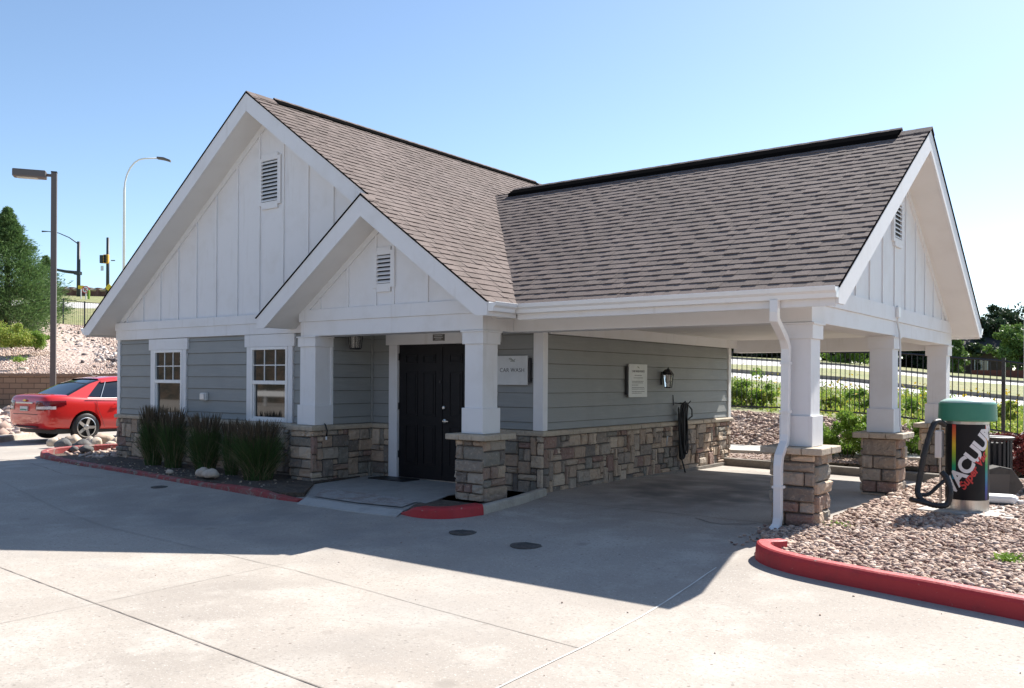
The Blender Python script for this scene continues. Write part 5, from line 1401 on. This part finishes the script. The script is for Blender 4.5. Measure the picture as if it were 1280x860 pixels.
rg = np.random.default_rng(3); n = 260; quads('leaves', rg.normal(size=(n, 3))*np.array([.16, .12, .05])+np.array([.06, 0, .48]), rg.normal(size=(n, 3)), rg.normal(size=(n, 3)), np.full(n, .08), np.full(n, .04), M['leaf_bright'], e)
boulder('boulder', at(30, 463.5, 33.2), .26, M['rockwhite'], 31, label='round pale boulder above the retaining wall, left of the lamp pole')
# area light: bronze square pole with shoebox head
p = at(66, 514, 25.5); p.z = .2
e = empty('lot_light', p, label='tall bronze parking lot lamp with a shoebox head behind the red car', cat='lamp post')
H = at(64, 216, 25.5).z-p.z
MB().box((-.075, -.075, 0), (.075, .075, H)).build('pole', M['lampgray'], e, bevel=.01)
MB().box((-.20, -.20, -.1), (.20, .20, .35)).build('base', M['kerb'], e, bevel=.02)
hd = MB().box((-1.06, -.17, H-.20), (-.20, .17, H+.02)).build('lamp_head', M['lampgray'], e, bevel=.03)
MB().box((-.95, -.12, H-.212), (-.42, .12, H-.201)).build('lens', M['lens'], hd)
MB().box((-.20, -.04, H-.12), (.0, .04, H-.05)).build('arm', M['lampgray'], e)
MB().box((-.08, -.08, H), (.08, .08, H+.03)).build('cap', M['black'], e)
e.rotation_euler = (0, 0, YAW+.35)
# white curved street lamp
p = at(154.5, 385, 62); e = empty('street_lamp', p, rz=YAW, label='tall white street lamp with curved arm above the main gable', cat='street lamp')
K = 62/FPX
H = (385-238)*K
pts = [(0, 0, -.5), (0, 0, H)]+[( (40*(1-cos(q)))*K*.62+(0), 0, H+(40*sin(q))*K) for q in [R(15*i) for i in range(1, 7)]]+[(41*K, 0, H+40.5*K)]
b = MB(); b.tube(pts, [.11, .085]+[.06]*6+[.05], 8); b.build('pole', M['white'], e, smooth=True)
b = MB(); x0 = 41*K; z0 = H+40*K; b.prism([(x0, -.16, z0-.04), (x0+.5, -.2, z0-.08), (x0+.95, -.1, z0-.26), (x0+.95, .1, z0-.26), (x0+.5, .2, z0-.08), (x0, .16, z0-.04)], (0, 0, .16)); b.build('lamp_head', M['lampgray'], e, bevel=.03)
# traffic signal posts
M['poledark'] = mat('dark_pole', (.03, .035, .04), .5)
M['amber'] = mat('signal_yellow', (.65, .33, .03), .5)
K = 100/FPX
p = at(98, 378, 100); e = empty('signal_mast', p, rz=YAW, label='dark signal mast with a horizontal arm and a thin curved lamp arm', cat='traffic signal')
H = (378-302)*K
MB().tube([(0,0,-1), (0,0,H)], [.22, .18], 10).build('pole', M['poledark'], e, smooth=True)
MB().tube([(0,0,37*K), (-16*K,0,38.5*K), (-32*K, 0, 41.5*K)], [.20, .17, .13], 8).build('mast_arm', M['poledark'], e, smooth=True)
MB().tube([(0,0,H-.3), (-12*K,0,H+5*K), (-25*K,0,H+10.5*K), (-38*K,0,H+12.5*K), (-46*K,0,H+12.5*K)], [.07, .06, .055, .05, .10], 6).build('lamp_arm', M['poledark'], e, smooth=True)
MB().box((-.4, -.3, 34.5*K), (.25, .3, 38.5*K)).build('clamp', M['poledark'], e)
p = at(134.5, 372, 102); e = empty('signal_post', p, rz=YAW, label='dark traffic signal post with a yellow signal head', cat='traffic signal')
K = 102/FPX; H = (372-297)*K
MB().tube([(0,0,-1), (0,0,H)], [.20, .17], 10).build('pole', M['poledark'], e, smooth=True)
b = MB(); b.box((-.25, -.7, 42*K), (.35, -.3, 53*K)); hd = b.build('signal_head', M['amber'], e, bevel=.05)
MB().box((-.75, -.5, 42.5*K), (-.35, -.1, 52.5*K)).build('signal_head', M['poledark'], e, bevel=.05)
b = MB()
for k in range(3): b.lathe([(.16, 0), (.18, .1)], (0, 0, 0), 10)
for k in range(3):
    q = MB().lathe([(.15, 0), (.17, .18), (.13, .18), (.12, .02)], n=10).build('visor', M['poledark'], hd); q.rotation_euler = (R(90), 0, 0); q.location = (.05, -.70, (44+3.2*k)*K)
MB().box((.5, -.3, 45.5*K), (.95, -.2, 46.6*K)).build('bracket', M['poledark'], e)
MB().box((-.62, -.45, 33*K), (-.30, -.40, 39*K)).build('street_sign', M['galv'], e)
def sign_on_post(px, py, d, size, shape, mt, label, base=376, rim=None):
    K = d/FPX; p = at(px, base, d); e = empty('road_sign', p, rz=YAW, label=label, cat='road sign'); z = (base-py)*K
    MB().tube([(0, .05, -.3), (0, .05, z+size*.4)], .05, 6).build('post', M['galv'], e)
    if shape == 'round':
        b = MB(); b.lathe([(size, 0), (size, .03)], n=24); o = b.build('disc', rim, e); o.rotation_euler = (R(90), 0, 0); o.location = (0, 0, z)
        b = MB(); b.lathe([(size*.78, 0), (size*.78, .01)], n=24); q = b.build('face', M['white'], e); q.rotation_euler = (R(90), 0, 0); q.location = (0, -.031, z)
        MB().box((-.04-size*.2, -.05, z-size*.5), (.04-size*.2, -.045, z+size*.3)).build('symbol', M['black'], e)
        MB().box((-size*.2, -.0525, z+size*.2), (size*.35, -.0455, z+size*.35)).build('symbol', M['black'], e)
        c = MB().prism([(-size*.62, -.056, z+size*.45), (-size*.45, -.056, z+size*.62), (size*.62, -.056, z-size*.45), (size*.45, -.056, z-size*.62)], (0, .003, 0)); c.build('slash', rim, e)
    else:
        s_ = size; b = MB().prism([(0, 0, z-s_), (s_, 0, z), (0, 0, z+s_), (-s_, 0, z)] if shape == 'diamond' else [(-s_, 0, z-s_*.6), (s_, 0, z-s_*.6), (s_, 0, z+s_*.6), (-s_, 0, z+s_*.6)], (0, .03, 0)); b.build('face', mt, e)
M['signyellow'] = mat('sign_yellow', (.72, .52, .02), .5); M['signred'] = mat('sign_red', (.55, .03, .04), .5)
sign_on_post(107, 362, 84, .36, 'round', None, 'round white no turn sign with a red ring', rim=M['signred'], base=377)
sign_on_post(101, 359, 86, .28, 'rect', M['signyellow'], 'small yellow rectangular sign left of the round one', base=376)
sign_on_post(136, 359.5, 80, .36, 'diamond', M['signyellow'], 'yellow diamond sign at the foot of the signal post', base=376)
b = MB().lathe([(.1, 0), (.12, .5), (.11, .8), (.05, .85)], n=8); p = at(111, 374, 82); o = b.build('hydrant_marker', mat('lime_marker', (.2, .32, .03), .6), loc=(p.x, p.y, p.z)); tag(o, 'short yellow green marker post beside the round sign', 'marker post')
# far brown fence wall on the crest
lo = [at(x, 375, 110) for x in (-300, -60, 20, 70, 100, 135, 200, 320)]; hi = [at(x, y, 110) for x, y in ((-300, 358), (-60, 359.5), (20, 361), (70, 362), (100, 362.8), (135, 363.7), (200, 366), (320, 369))]
e = empty('crest_fence', lo[2], label='long brown fence along the crest beneath the sky at the left', cat='fence')
M['crest'] = mat('crest_wall', (.19, .10, .075), .9, [(.5, (.15, .08, .065), .4, .6)])
wall_uv([p-lo[2] for p in dense(lo, 4)], [p-lo[2] for p in dense(hi, 4)], .3, M['crest'], 'panels', e)
hi2 = dense(hi, 3)
b = MB(); b.tube([p-lo[2]+Vector((0, 0, .1))-fwd*.1 for p in hi2], .2, 4); b.build('coping', M['capstone'], e)
for p in hi2: q = p-lo[2]; MB().box((q.x-.3, q.y-.3, q.z-1.6), (q.x+.3, q.y+.3, q.z+.35)).build('pier', M['crest'], e)
# things the windows mirror: a planted bank and a white rail behind the viewer
M['bankbehind'] = mat('bank_behind', (.075, .052, .035), .95, [(1.6, (.03, .028, .018), .45, .55), (4, (.15, .105, .07), .52, .66)], [(4, 1, .1)])
# ================================================================== VACUUM STATION
VX, VY = 5.03, 1.51
def conc(name, poly, z0, z1, m, kind='structure'): MB().prism([(x, y, z0) for x, y in poly], (0, 0, z1-z0)).build(name, m, kind=kind, bevel=.01)
conc('vacuum_pad', [(4.55, 1.15), (6.05, .95), (6.2, 2.1), (4.7, 2.3)], -.2, .075, M['pad'])
ve = empty('vacuum_station', (VX, VY, .075), label='black cylindrical car vacuum with green cap, rainbow stripes and VACUUM lettering', cat='car vacuum')
PH0 = math.atan2(CAM.x-VX, -(CAM.y-VY)); RV = .23
MB().lathe([(RV+.002, 0), (RV+.002, .125)], n=48).build('base_ring', M['steel'], ve, smooth=False)
b = MB().lathe([(RV, .125), (RV, 1.0)], n=64, caps=False).build('body', M['vacblack'], ve, smooth=True)
MB().lathe([(RV+.001, 1.0), (RV+.001, 1.05), (RV-.02, 1.052)], n=48).build('neck_ring', M['steel'], ve)
M['capgreen'] = M['green']
MB().lathe([(.24, 1.035), (.300, 1.035), (.312, 1.05), (.305, 1.235), (.295, 1.248)], n=64).build('cap', M['green'], ve, smooth=False)
M['dome'] = mat('dome_pale_green', (.42, .60, .54), .4)
MB().lathe([(.300, 1.240), (.285, 1.262), (.24, 1.285), (.16, 1.302), (.08, 1.309), (.01, 1.311)], n=64).build('dome', M['dome'], ve, smooth=True)
# rainbow stripes: height drives the printed colour
def stripe_mat():
    m = mat('rainbow_print', (1, 0, 0), .35); n = m.node_tree.nodes; L = m.node_tree.links
    tc = n.new('ShaderNodeTexCoord'); sx = n.new('ShaderNodeSeparateXYZ'); L.new(tc.outputs['Object'], sx.inputs[0])
    mr = n.new('ShaderNodeMapRange'); mr.inputs[1].default_value = .13; mr.inputs[2].default_value = 1.0; L.new(sx.outputs[2], mr.inputs[0])
    rp = n.new('ShaderNodeValToRGB'); e = rp.color_ramp.elements
    cols = [(0, (.03, .02, .12)), (.15, (.02, .06, .32)), (.32, (.0, .22, .30)), (.45, (.01, .30, .10)), (.60, (.30, .42, .02)), (.72, (.65, .48, .02)), (.86, (.65, .16, .02)), (1, (.55, .03, .03))]
    while len(e) < len(cols): e.new(.5)
    for i, (p, c) in enumerate(cols): e[i].position = p; e[i].color = (*c, 1)
    L.new(mr.outputs[0], rp.inputs[0]); L.new(rp.outputs[0], n['Principled BSDF'].inputs['Base Color']); return m
M['rainbow'] = stripe_mat()
def cyl_patch(name, ph0, ph1, z0, z1, r, m):
    b = MB(); n = 8; vs = []
    for i in range(n+1):
        q = ph0+(ph1-ph0)*i/n
        for z in (z0, z1): vs.append((r*sin(q), -r*cos(q), z))
    return b.add(vs, [(2*i, 2*i+2, 2*i+3, 2*i+1) for i in range(n)]).build(name, m, ve, smooth=True)
cyl_patch('rainbow_stripe', PH0-.74, PH0-.53, .36, .995, RV+.0015, M['rainbow'])
cyl_patch('rainbow_stripe', PH0+.93, PH0+1.14, .13, .995, RV+.0015, M['rainbow'])
def wrap_text(name, s, size, m, u0, v0, ang, r, offset=0, shear=0, space=1.0, vclip=(.13, .998)):
    """lettering laid on the drum: u0 arc offset from the side facing the drive, v0 height, ang slope"""
    me = text_mesh(s, size, offset=offset, extrude=0, shear=shear, space=space)
    bm = bmesh.new(); bm.from_mesh(me)
    rot = Matrix.Rotation(ang, 4, 'Z'); bmesh.ops.transform(bm, matrix=Matrix.Translation((u0, v0, 0)) @ rot, verts=bm.verts)
    for k in range(-30, 31):
        g_ = bm.verts[:]+bm.edges[:]+bm.faces[:]
        bmesh.ops.bisect_plane(bm, geom=g_, plane_co=(k*.018, 0, 0), plane_no=(1, 0, 0))
    for (co, no) in (((0, vclip[0], 0), (0, -1, 0)), ((0, vclip[1], 0), (0, 1, 0))):
        bmesh.ops.bisect_plane(bm, geom=bm.verts[:]+bm.edges[:]+bm.faces[:], plane_co=co, plane_no=no, clear_outer=True)
    for v in bm.verts:
        q = PH0+v.co.x/RV; z = v.co.y; v.co = (r*sin(q), -r*cos(q), z)
    bm.to_mesh(me); bm.free()
    return obj(name, me, m, ve)
M['print'] = mat('white_print', (.72, .72, .73), .4); M['redprint'] = mat('red_print', (.55, .03, .03), .4)
A = R(57)
wrap_text('vacuum_lettering', 'VACUUM', .232, M['print'], .045, .60, A, RV+.002, offset=.009, shear=.12, space=.95)
wrap_text('red_lettering', 'Super Vac', .12, M['redprint'], .075, .465, A, RV+.003, offset=.004, shear=.3)
b = MB().box((-.30, -.26, .60), (-.225, -.12, .92)); o = b.build('coin_box', M['galv'], ve, bevel=.01)
MB().box((-.255, -.22, .0), (-.235, -.18, 1.0)).build('hose_rail', M['steel'], ve)
# hose and nozzle
def vp(px, py, d): return at(px, py, d)-Vector((VX, VY, .075))
def smooth_path(P, n=6):
    P = [Vector(p) for p in P]; out = []
    for i in range(len(P)-1):
        p0 = P[max(0, i-1)]; p1 = P[i]; p2 = P[i+1]; p3 = P[min(len(P)-1, i+2)]
        for k in range(n):
            t = k/n; out.append(.5*((2*p1)+(-p0+p2)*t+(2*p0-5*p1+4*p2-p3)*t*t+(-p0+3*p1-3*p2+p3)*t**3))
    out.append(P[-1]); return out
hose = smooth_path([vp(1181, 531, 10.1), vp(1173, 527, 10.05), vp(1166, 533, 10.0), vp(1156, 565, 9.95), vp(1149, 600, 9.95), vp(1147.5, 618, 9.9), vp(1157, 628, 9.85), vp(1172, 632, 9.8), vp(1184, 630, 9.8), vp(1188, 615, 9.8), vp(1184, 599, 9.85), vp(1177, 590, 9.9)], 8)
rad = [.030+.0035*(i % 2) for i in range(len(hose))]
MB().tube(hose, rad, 10).build('hose', M['rubber'], ve, smooth=True)
h2 = smooth_path([vp(1147, 618, 9.98), vp(1160, 618, 10.0), vp(1172, 608, 10.0), vp(1181, 600, 10.02)], 5)
MB().tube(h2, .022, 8).build('hose', M['rubber'], ve, smooth=True)
MB().tube([vp(1138, 624, 9.85), vp(1150, 627, 9.85), vp(1168, 632, 9.82)], [.030, .024, .028], 8, flat=1.2).build('nozzle', M['rubber'], ve, smooth=True)
# slatted litter bin, grey box and pale lid behind the drum
p = at(1243, 612, 11.9); p.z = .05; e = empty('litter_bin', p, label='dark slatted round litter bin behind the vacuum', cat='litter bin')
b = MB()
for k in range(22): q = 2*pi*k/22; b.prism([(.20*cos(q)-.016*-sin(q), .20*sin(q)-.016*cos(q), 0), (.20*cos(q)+.016*-sin(q), .20*sin(q)+.016*cos(q), 0), (.212*cos(q)+.016*-sin(q), .212*sin(q)+.016*cos(q), 0), (.212*cos(q)-.016*-sin(q), .212*sin(q)-.016*cos(q), 0)], (.0, 0, .74))
b.build('slats', M['black'], e)
MB().lathe([(.19, .02), (.19, .70)], n=24, caps=True).build('liner', mat('dark_liner', (.03, .03, .03), .8), e)
MB().lathe([(.205, .73), (.235, .74), (.24, .775), (.20, .785), (.13, .775)], n=32, caps=False).build('rim', M['black'], e)
p = at(1250, 612, 11.2); p.z = .06; e = empty('utility_box', p, rz=.55, label='dark weathered hinged box leaning beside the vacuum', cat='utility box')
MB().prism([(-.24, 0, 0), (.12, 0, 0), (.30, 0, .18), (.15, 0, .40), (.0, 0, .43), (-.24, 0, .36)], (0, .3, 0)).build('case', mat('weathered_box', (.075, .068, .06), .8, [(6, (.04, .037, .033), .45, .7)]), e, bevel=.015)
MB().prism([(-.22, -.006, .02), (.10, -.006, .02), (.12, -.006, .33), (-.22, -.006, .33)], (0, .004, 0)).build('panel', mat('box_panel', (.10, .088, .078), .8), e)
p = at(1248, 627, 10.75); p.z = .08; e = empty('drain_cover', p, rz=.2, label='low white domed plastic cover on the pad right of the vacuum', cat='plastic cover')
bm_ = MB().prism([(-.20, -.12, 0), (.17, -.12, 0), (.22, 0, 0), (.17, .12, 0), (-.20, .12, 0)], (0, 0, .11)); bm_.build('shell', M['white'], e, bevel=.04)
MB().lathe([(.035, 0), (.035, .05)], (.235, -.03, .0), 14).build('end_cap', M['galv'], e)
MB().box((-.18, -.135, 0), (.15, -.122, .02)).build('skirt', M['black'], e)

# ================================================================== RED CAR
def make_car(loc, rz):
    e = empty('parked_car', loc, rz=rz, label='red four door saloon parked left of the building, seen from behind', cat='car')
    paint = mat('red_car_paint', (.58, .018, .016), .28, coat=1); paint.node_tree.nodes['Principled BSDF'].inputs['Coat Roughness'].default_value = .05
    gl = mat('car_glass', (.010, .013, .018), .04, spec=1)
    # stations: y, half-width low, half-width belt, z bottom, z belt, roof half-width, roof z (None = no cabin)
    st = [(0.00, .66, .60, .42, .86), (.05, .78, .74, .33, 1.01), (.16, .84, .79, .27, 1.055), (.45, .88, .845, .25, 1.065), (.85, .90, .865, .24, 1.03), (1.4, .905, .87, .22, 1.0),
          (2.2, .905, .875, .21, .975), (3.0, .905, .87, .21, .95), (3.5, .90, .85, .22, .92), (4.0, .88, .80, .23, .85), (4.4, .80, .68, .27, .74), (4.56, .62, .5, .36, .62)]
    vs = []; NR = 13
    for (y, wl, wb, z0, z1) in st:
        h = z1-z0
        half = [(0, z0), (wl*.55, z0), (wl*.90, z0+.02), (wl*.975, z0+h*.16), (wl*1.0, z0+h*.40), (wl*.992, z0+h*.62), ((wl+wb)/2, z0+h*.80), (wb*.975, z0+h*.93), (wb*.90, z1), (wb*.72, z1+.012), (wb*.36, z1+.020), (0, z1+.022)]
        ring = [(x, y, z) for x, z in half]+[(-x, y, z) for x, z in half[::-1][1:-1]]
        NR = len(ring); vs += ring
    fs = []
    for i in range(len(st)-1):
        for k in range(NR): fs.append((i*NR+k, i*NR+(k+1) % NR, (i+1)*NR+(k+1) % NR, (i+1)*NR+k))
    fs += [tuple(range(NR))[::-1], tuple(range((len(st)-1)*NR, len(st)*NR))]
    b = MB().add(vs, fs); body = b.build('body', paint, e, smooth=True)
    sub = body.modifiers.new('sub', 'SUBSURF'); sub.levels = 2; sub.render_levels = 2
    for wy in (.95, 3.63):
        c = MB().lathe([(.365, -1.2), (.365, 1.2)], n=40).build('cutter', paint); c.rotation_euler = (0, R(90), 0); c.location = (0, wy, .34)
        bpy.context.view_layer.update()
        md = body.modifiers.new('cut', 'BOOLEAN'); md.object = c; md.operation = 'DIFFERENCE'; md.solver = 'EXACT'
    body.parent = None
    bpy.context.view_layer.update()
    me = bpy.data.meshes.new_from_object(body.evaluated_get(bpy.context.evaluated_depsgraph_get()))
    for md in list(body.modifiers): body.modifiers.remove(md)
    body.data = me
    for o in [o for o in bpy.data.objects if o.name.startswith('cutter')]: bpy.data.objects.remove(o)
    body.parent = e
    me.polygons.foreach_set('use_smooth', [True]*len(me.polygons))
    try: me.set_sharp_from_angle(angle=R(35))
    except Exception: pass
    # cabin: roof skin, glass and pillars as one loft each
    prof = [(.50, 1.03), (.80, 1.17), (1.15, 1.335), (1.45, 1.425), (1.85, 1.468), (2.35, 1.475), (2.75, 1.43), (3.1, 1.28), (3.45, 1.08), (3.62, .96)]
    def cab(y, z, s):  # half-width at height z
        t = (z-.97)/.5
        return (.80-.215*t)*s
    def zt(y):
        for (a, za), (c, zc) in zip(prof[:-1], prof[1:]):
            if a <= y <= c: return za+(zc-za)*(y-a)/(c-a)
        return .96
    ys = [.50+3.12*i/40 for i in range(41)]
    # dark glass core
    vs = []; fs = []
    for y in ys:
        z1 = zt(y)-.02; pr = []
        for t in (0, .5, 1): z = .93+(z1-.93)*t; pr.append((cab(y, z, 1)-.012, y, z))
        pr.append((cab(y, z1, 1)*.8, y, z1+.012)); pr.append((0, y, z1+.02))
        vs += pr+[(-x, yy, z) for x, yy, z in pr[::-1][1:]]
    n = 9
    for i in range(40):
        for k in range(n-1): fs.append((i*n+k, i*n+k+1, (i+1)*n+k+1, (i+1)*n+k))
    MB().add(vs, fs).build('windows', gl, e, smooth=True)
    # roof skin between rear window header and windscreen header
    def skin(y0, y1, w0, w1, name, lift=.012, t=14):
        vs = []; fs = []
        for i in range(t+1):
            y = y0+(y1-y0)*i/t; z1 = zt(y); ww = w0+(w1-w0)*i/t
            pr = [(cab(y, z1-.06, 1)+.004, y, z1-.075), (cab(y, z1-.03, 1)+.004, y, z1-.03), (cab(y, z1, 1)*.86, y, z1+.010), (cab(y, z1, 1)*.45, y, z1+.02), (0, y, z1+.022)]
            vs += pr+[(-x, yy, z) for x, yy, z in pr[::-1][1:]]
        for i in range(t):
            for k in range(8): fs.append((i*9+k, i*9+k+1, (i+1)*9+k+1, (i+1)*9+k))
        return MB().add(vs, fs).build(name, paint, e, smooth=True)
    skin(1.42, 2.72, 1, 1, 'roof')
    # rear and front pillars flow from the roof edge down to the shoulders
    for s_ in (-1, 1):
        def strip(pa, pb, name, m, up=.006):
            vs = []
            for (y, z, z2) in pa: vs += [(s_*(cab(y, z, 1)+up), y, z), (s_*(cab(y, z2, 1)+up), y, z2)]
            fs = [(2*i, 2*i+1, 2*i+3, 2*i+2) for i in range(len(pa)-1)]
            return MB().add(vs, fs).build(name, m, e, smooth=True)
        # C pillar: wide at the shoulder
        pa = []
        for i in range(13):
            y = .50+i*.08; zhi = zt(y)-.022
            # lower limit: quarter glass line
            zlo = .93 if y < .95 else min(zhi, .93+(y-.95)*.95)
            pa.append((y, zlo, zhi))
        strip(pa, None, 'rear_pillar', paint)
        pa = [(1.44+i*.115, zt(1.44+i*.115)-.085, zt(1.44+i*.115)-.02) for i in range(12)]
        strip(pa, None, 'roof_rail', paint, .007)
        pa = [(2.70+i*.07, max(.93, zt(2.70+i*.07)-.09), zt(2.70+i*.07)-.02) for i in range(14)]
        strip(pa, None, 'front_pillar', paint)
        # side glass chrome divider and door pillar
        b = MB(); b.tube([(s_*(cab(0, .98, 1)+.004), 1.34, .98), (s_*(cab(0, 1.36, 1)+.004), 1.55, 1.355)][::1], .010, 6); b.build('window_divider', M['silver'], e)
        b = MB(); b.prism([(s_*(cab(0, .95, 1)+.006), 2.02, .95), (s_*(cab(0, .95, 1)+.006), 2.12, .95), (s_*(cab(0, 1.40, 1)+.006), 2.12, 1.40), (s_*(cab(0, 1.40, 1)+.006), 2.06, 1.40)], (s_*.004, 0, 0)); b.build('door_pillar', M['rubber'], e)
        MB().tube([(s_*(.868), .98, .985), (s_*.868, 2.0, .975), (s_*.862, 3.2, .955)], .010, 6).build('belt_trim', M['silver'], e)
        # door handle and seams
        for yy in (1.62, 2.75):
            MB().tube([(s_*.905, yy, .835), (s_*.925, yy+.03, .84), (s_*.925, yy+.15, .845), (s_*.905, yy+.18, .84)], .013, 6, flat=1).build('door_handle', paint, e, smooth=True)
        for pts in ([(.917, 1.38, .32), (.913, 1.30, .55), (.905, 1.22, .75), (.88, 1.20, .93)], [(.914, 2.1, .27), (.916, 2.08, .6), (.88, 2.07, .95)], [(.914, 3.12, .27), (.913, 3.15, .6), (.87, 3.17, .93)]):
            MB().tube([(s_*x, y, z) for x, y, z in pts], .0045, 4).build('door_seam', M['rubber'], e)
    # rear window: dark glass is the core; frame it with paint at the base
    # tail lamps, plate, chrome bar, emblem, bumper seam, boot lid seam
    lens = mat('tail_lens', (.13, .003, .008), .12, coat=1); clear = mat('clear_lens', (.7, .62, .6), .12)
    for s_ in (-1, 1):
        def skin_patch(name, m, test, off, parent=None):
            vs = []; fs = []
            bmm = bmesh.new(); bmm.from_mesh(me)
            bmesh.ops.subdivide_edges(bmm, edges=[e_ for e_ in bmm.edges if all(v.co.y < .7 and v.co.z > .6 and v.co.x*s_ > .3 for v in e_.verts)], cuts=3, use_grid_fill=True)
            for f in bmm.faces:
                c = f.calc_center_median()
                if c.x*s_ > 0 and test(abs(c.x), c.y, c.z):
                    k = len(vs); vs += [tuple(v.co+f.normal*off) for v in f.verts]; fs.append(tuple(range(k, k+len(f.verts))))
            bmm.free(); q = MB().add(vs, fs); return q.build(name, m, parent or e, recalc=False)
        tl = skin_patch('tail_lamp', lens, lambda x, y, z: x > .46 and y < .50 and .715-.0*y < z < .93-.03*max(0, .3-y) and z > .70+y*.28, .007)
        skin_patch('reversing_lamp', clear, lambda x, y, z: x > .50 and y < .26 and .745 < z < .80+.03*(x-.5), .011, tl)
    MB().box((-.36, -.022, .862), (.36, .012, .895)).build('chrome_bar', M['silver'], e, bevel=.005)
    pl = MB().box((-.155, -.030, .70), (.155, .0, .80)).build('number_plate', M['plate'], e)
    MB().box((-.14, -.033, .712), (.14, -.0302, .742)).build('plate_band', M['green'], pl)
    MB().prism([(-.075, -.012, .945), (-.03, -.012, .945), (-.025, -.012, .957), (.025, -.012, .957), (.03, -.012, .945), (.075, -.012, .945), (.065, -.012, .922), (.03, -.012, .922), (.025, -.012, .910), (-.025, -.012, .910), (-.03, -.012, .922), (-.065, -.012, .922)], (0, .035, 0)).build('emblem', mat('gold_emblem', (.6, .42, .1), .3, metal=.8), e)
    MB().tube([(-.70, .07, .62), (-.5, .0, .625), (0, -.02, .63), (.5, .0, .625), (.70, .07, .62), (.86, .35, .66)], .006, 5).build('bumper_seam', M['rubber'], e)
    MB().box((-.50, .0, .335), (.50, .06, .36)).build('bumper_insert', M['rubber'], e, bevel=.01)
    b = MB(); b.tube([(0, 1.75, 1.48), (0, 1.62, 1.50), (0, 1.38, 1.60)], [.018, .008, .003], 6); b.build('aerial', M['black'], e)
    # wheels
    for s_ in (-1, 1):
        for wy in (.95, 3.63):
            w_ = MB()
            w_.lathe([(.22, -.10), (.30, -.105), (.318, -.085), (.322, 0), (.318, .085), (.30, .105), (.22, .10)], n=40, caps=False)
            wh = w_.build('wheel', M['rubber'], e, smooth=True); wh.rotation_euler = (0, R(90)*s_, 0); wh.location = (s_*.79, wy, .322)
            r_ = MB(); r_.lathe([(.225, .10), (.228, .104), (.212, .100), (.205, .04), (.205, -.09)], n=40, caps=False)
            r_.lathe([(.205, .02), (.02, .02)], n=40, caps=False)
            r_.build('rim_barrel', mat('rim_dark', (.05, .05, .05), .5, metal=.5) if not bpy.data.materials.get('rim_dark') else bpy.data.materials['rim_dark'], wh, smooth=False)
            sp = MB()
            for k in range(5):
                q = 2*pi*k/5+.3; ca, sa = cos(q), sin(q); px_, py_ = -sa, ca
                sp.prism([(ca*.04+px_*.035, sa*.04+py_*.035, .075), (ca*.215+px_*.030, sa*.215+py_*.030, .09), (ca*.215-px_*.030, sa*.215-py_*.030, .09), (ca*.04-px_*.035, sa*.04-py_*.035, .075)], (0, 0, .022))
            sp.lathe([(.215, .085), (.226, .105), (.21, .112), (.205, .10)], n=40, caps=False)
            sp.lathe([(.055, .07), (.055, .11), (.045, .115)], n=20)
            sp.build('rim', M['silver'], wh)
    # arch liners
    MB().box((-.72, .45, .25), (.72, 1.45, .80)).build('underbody', M['rubber'], e)
    MB().box((-.72, 3.1, .25), (.72, 4.1, .74)).build('underbody', M['rubber'], e)
    MB().box((-.80, .3, .19), (.80, 4.3, .30)).build('floor_pan', M['rubber'], e)
    return e
car = make_car((-14.55, -.38, .03), R(3)); car.scale = (1.03, 1.03, 1.045)

# ---- behind the viewer, mirrored in the windows
M['bankb'] = M['bankbehind']
e = empty('terrace_bank', (0, -27, 0), label='planted stone bank across the lot behind the viewer', cat='bank')
b = MB(); b.prism([(-80, 0, -.3), (-80, -.6, 2.2), (-80, -14, 9.0), (-80, -22, -.3)], (130, 0, 0)); b.build('slope', M['bankbehind'], e)
e = empty('guard_rail', (-18, -23, 0), label='white guard rail across the lot behind the viewer', cat='rail')
b = MB(); b.box((-20, 0, .55), (20, .06, .85)); b.build('rail', M['white'], e)
for k in range(11): MB().box((-20+4*k, -.12, -.2), (-19.85+4*k, -.02, .9)).build('post', M['galv'], e)
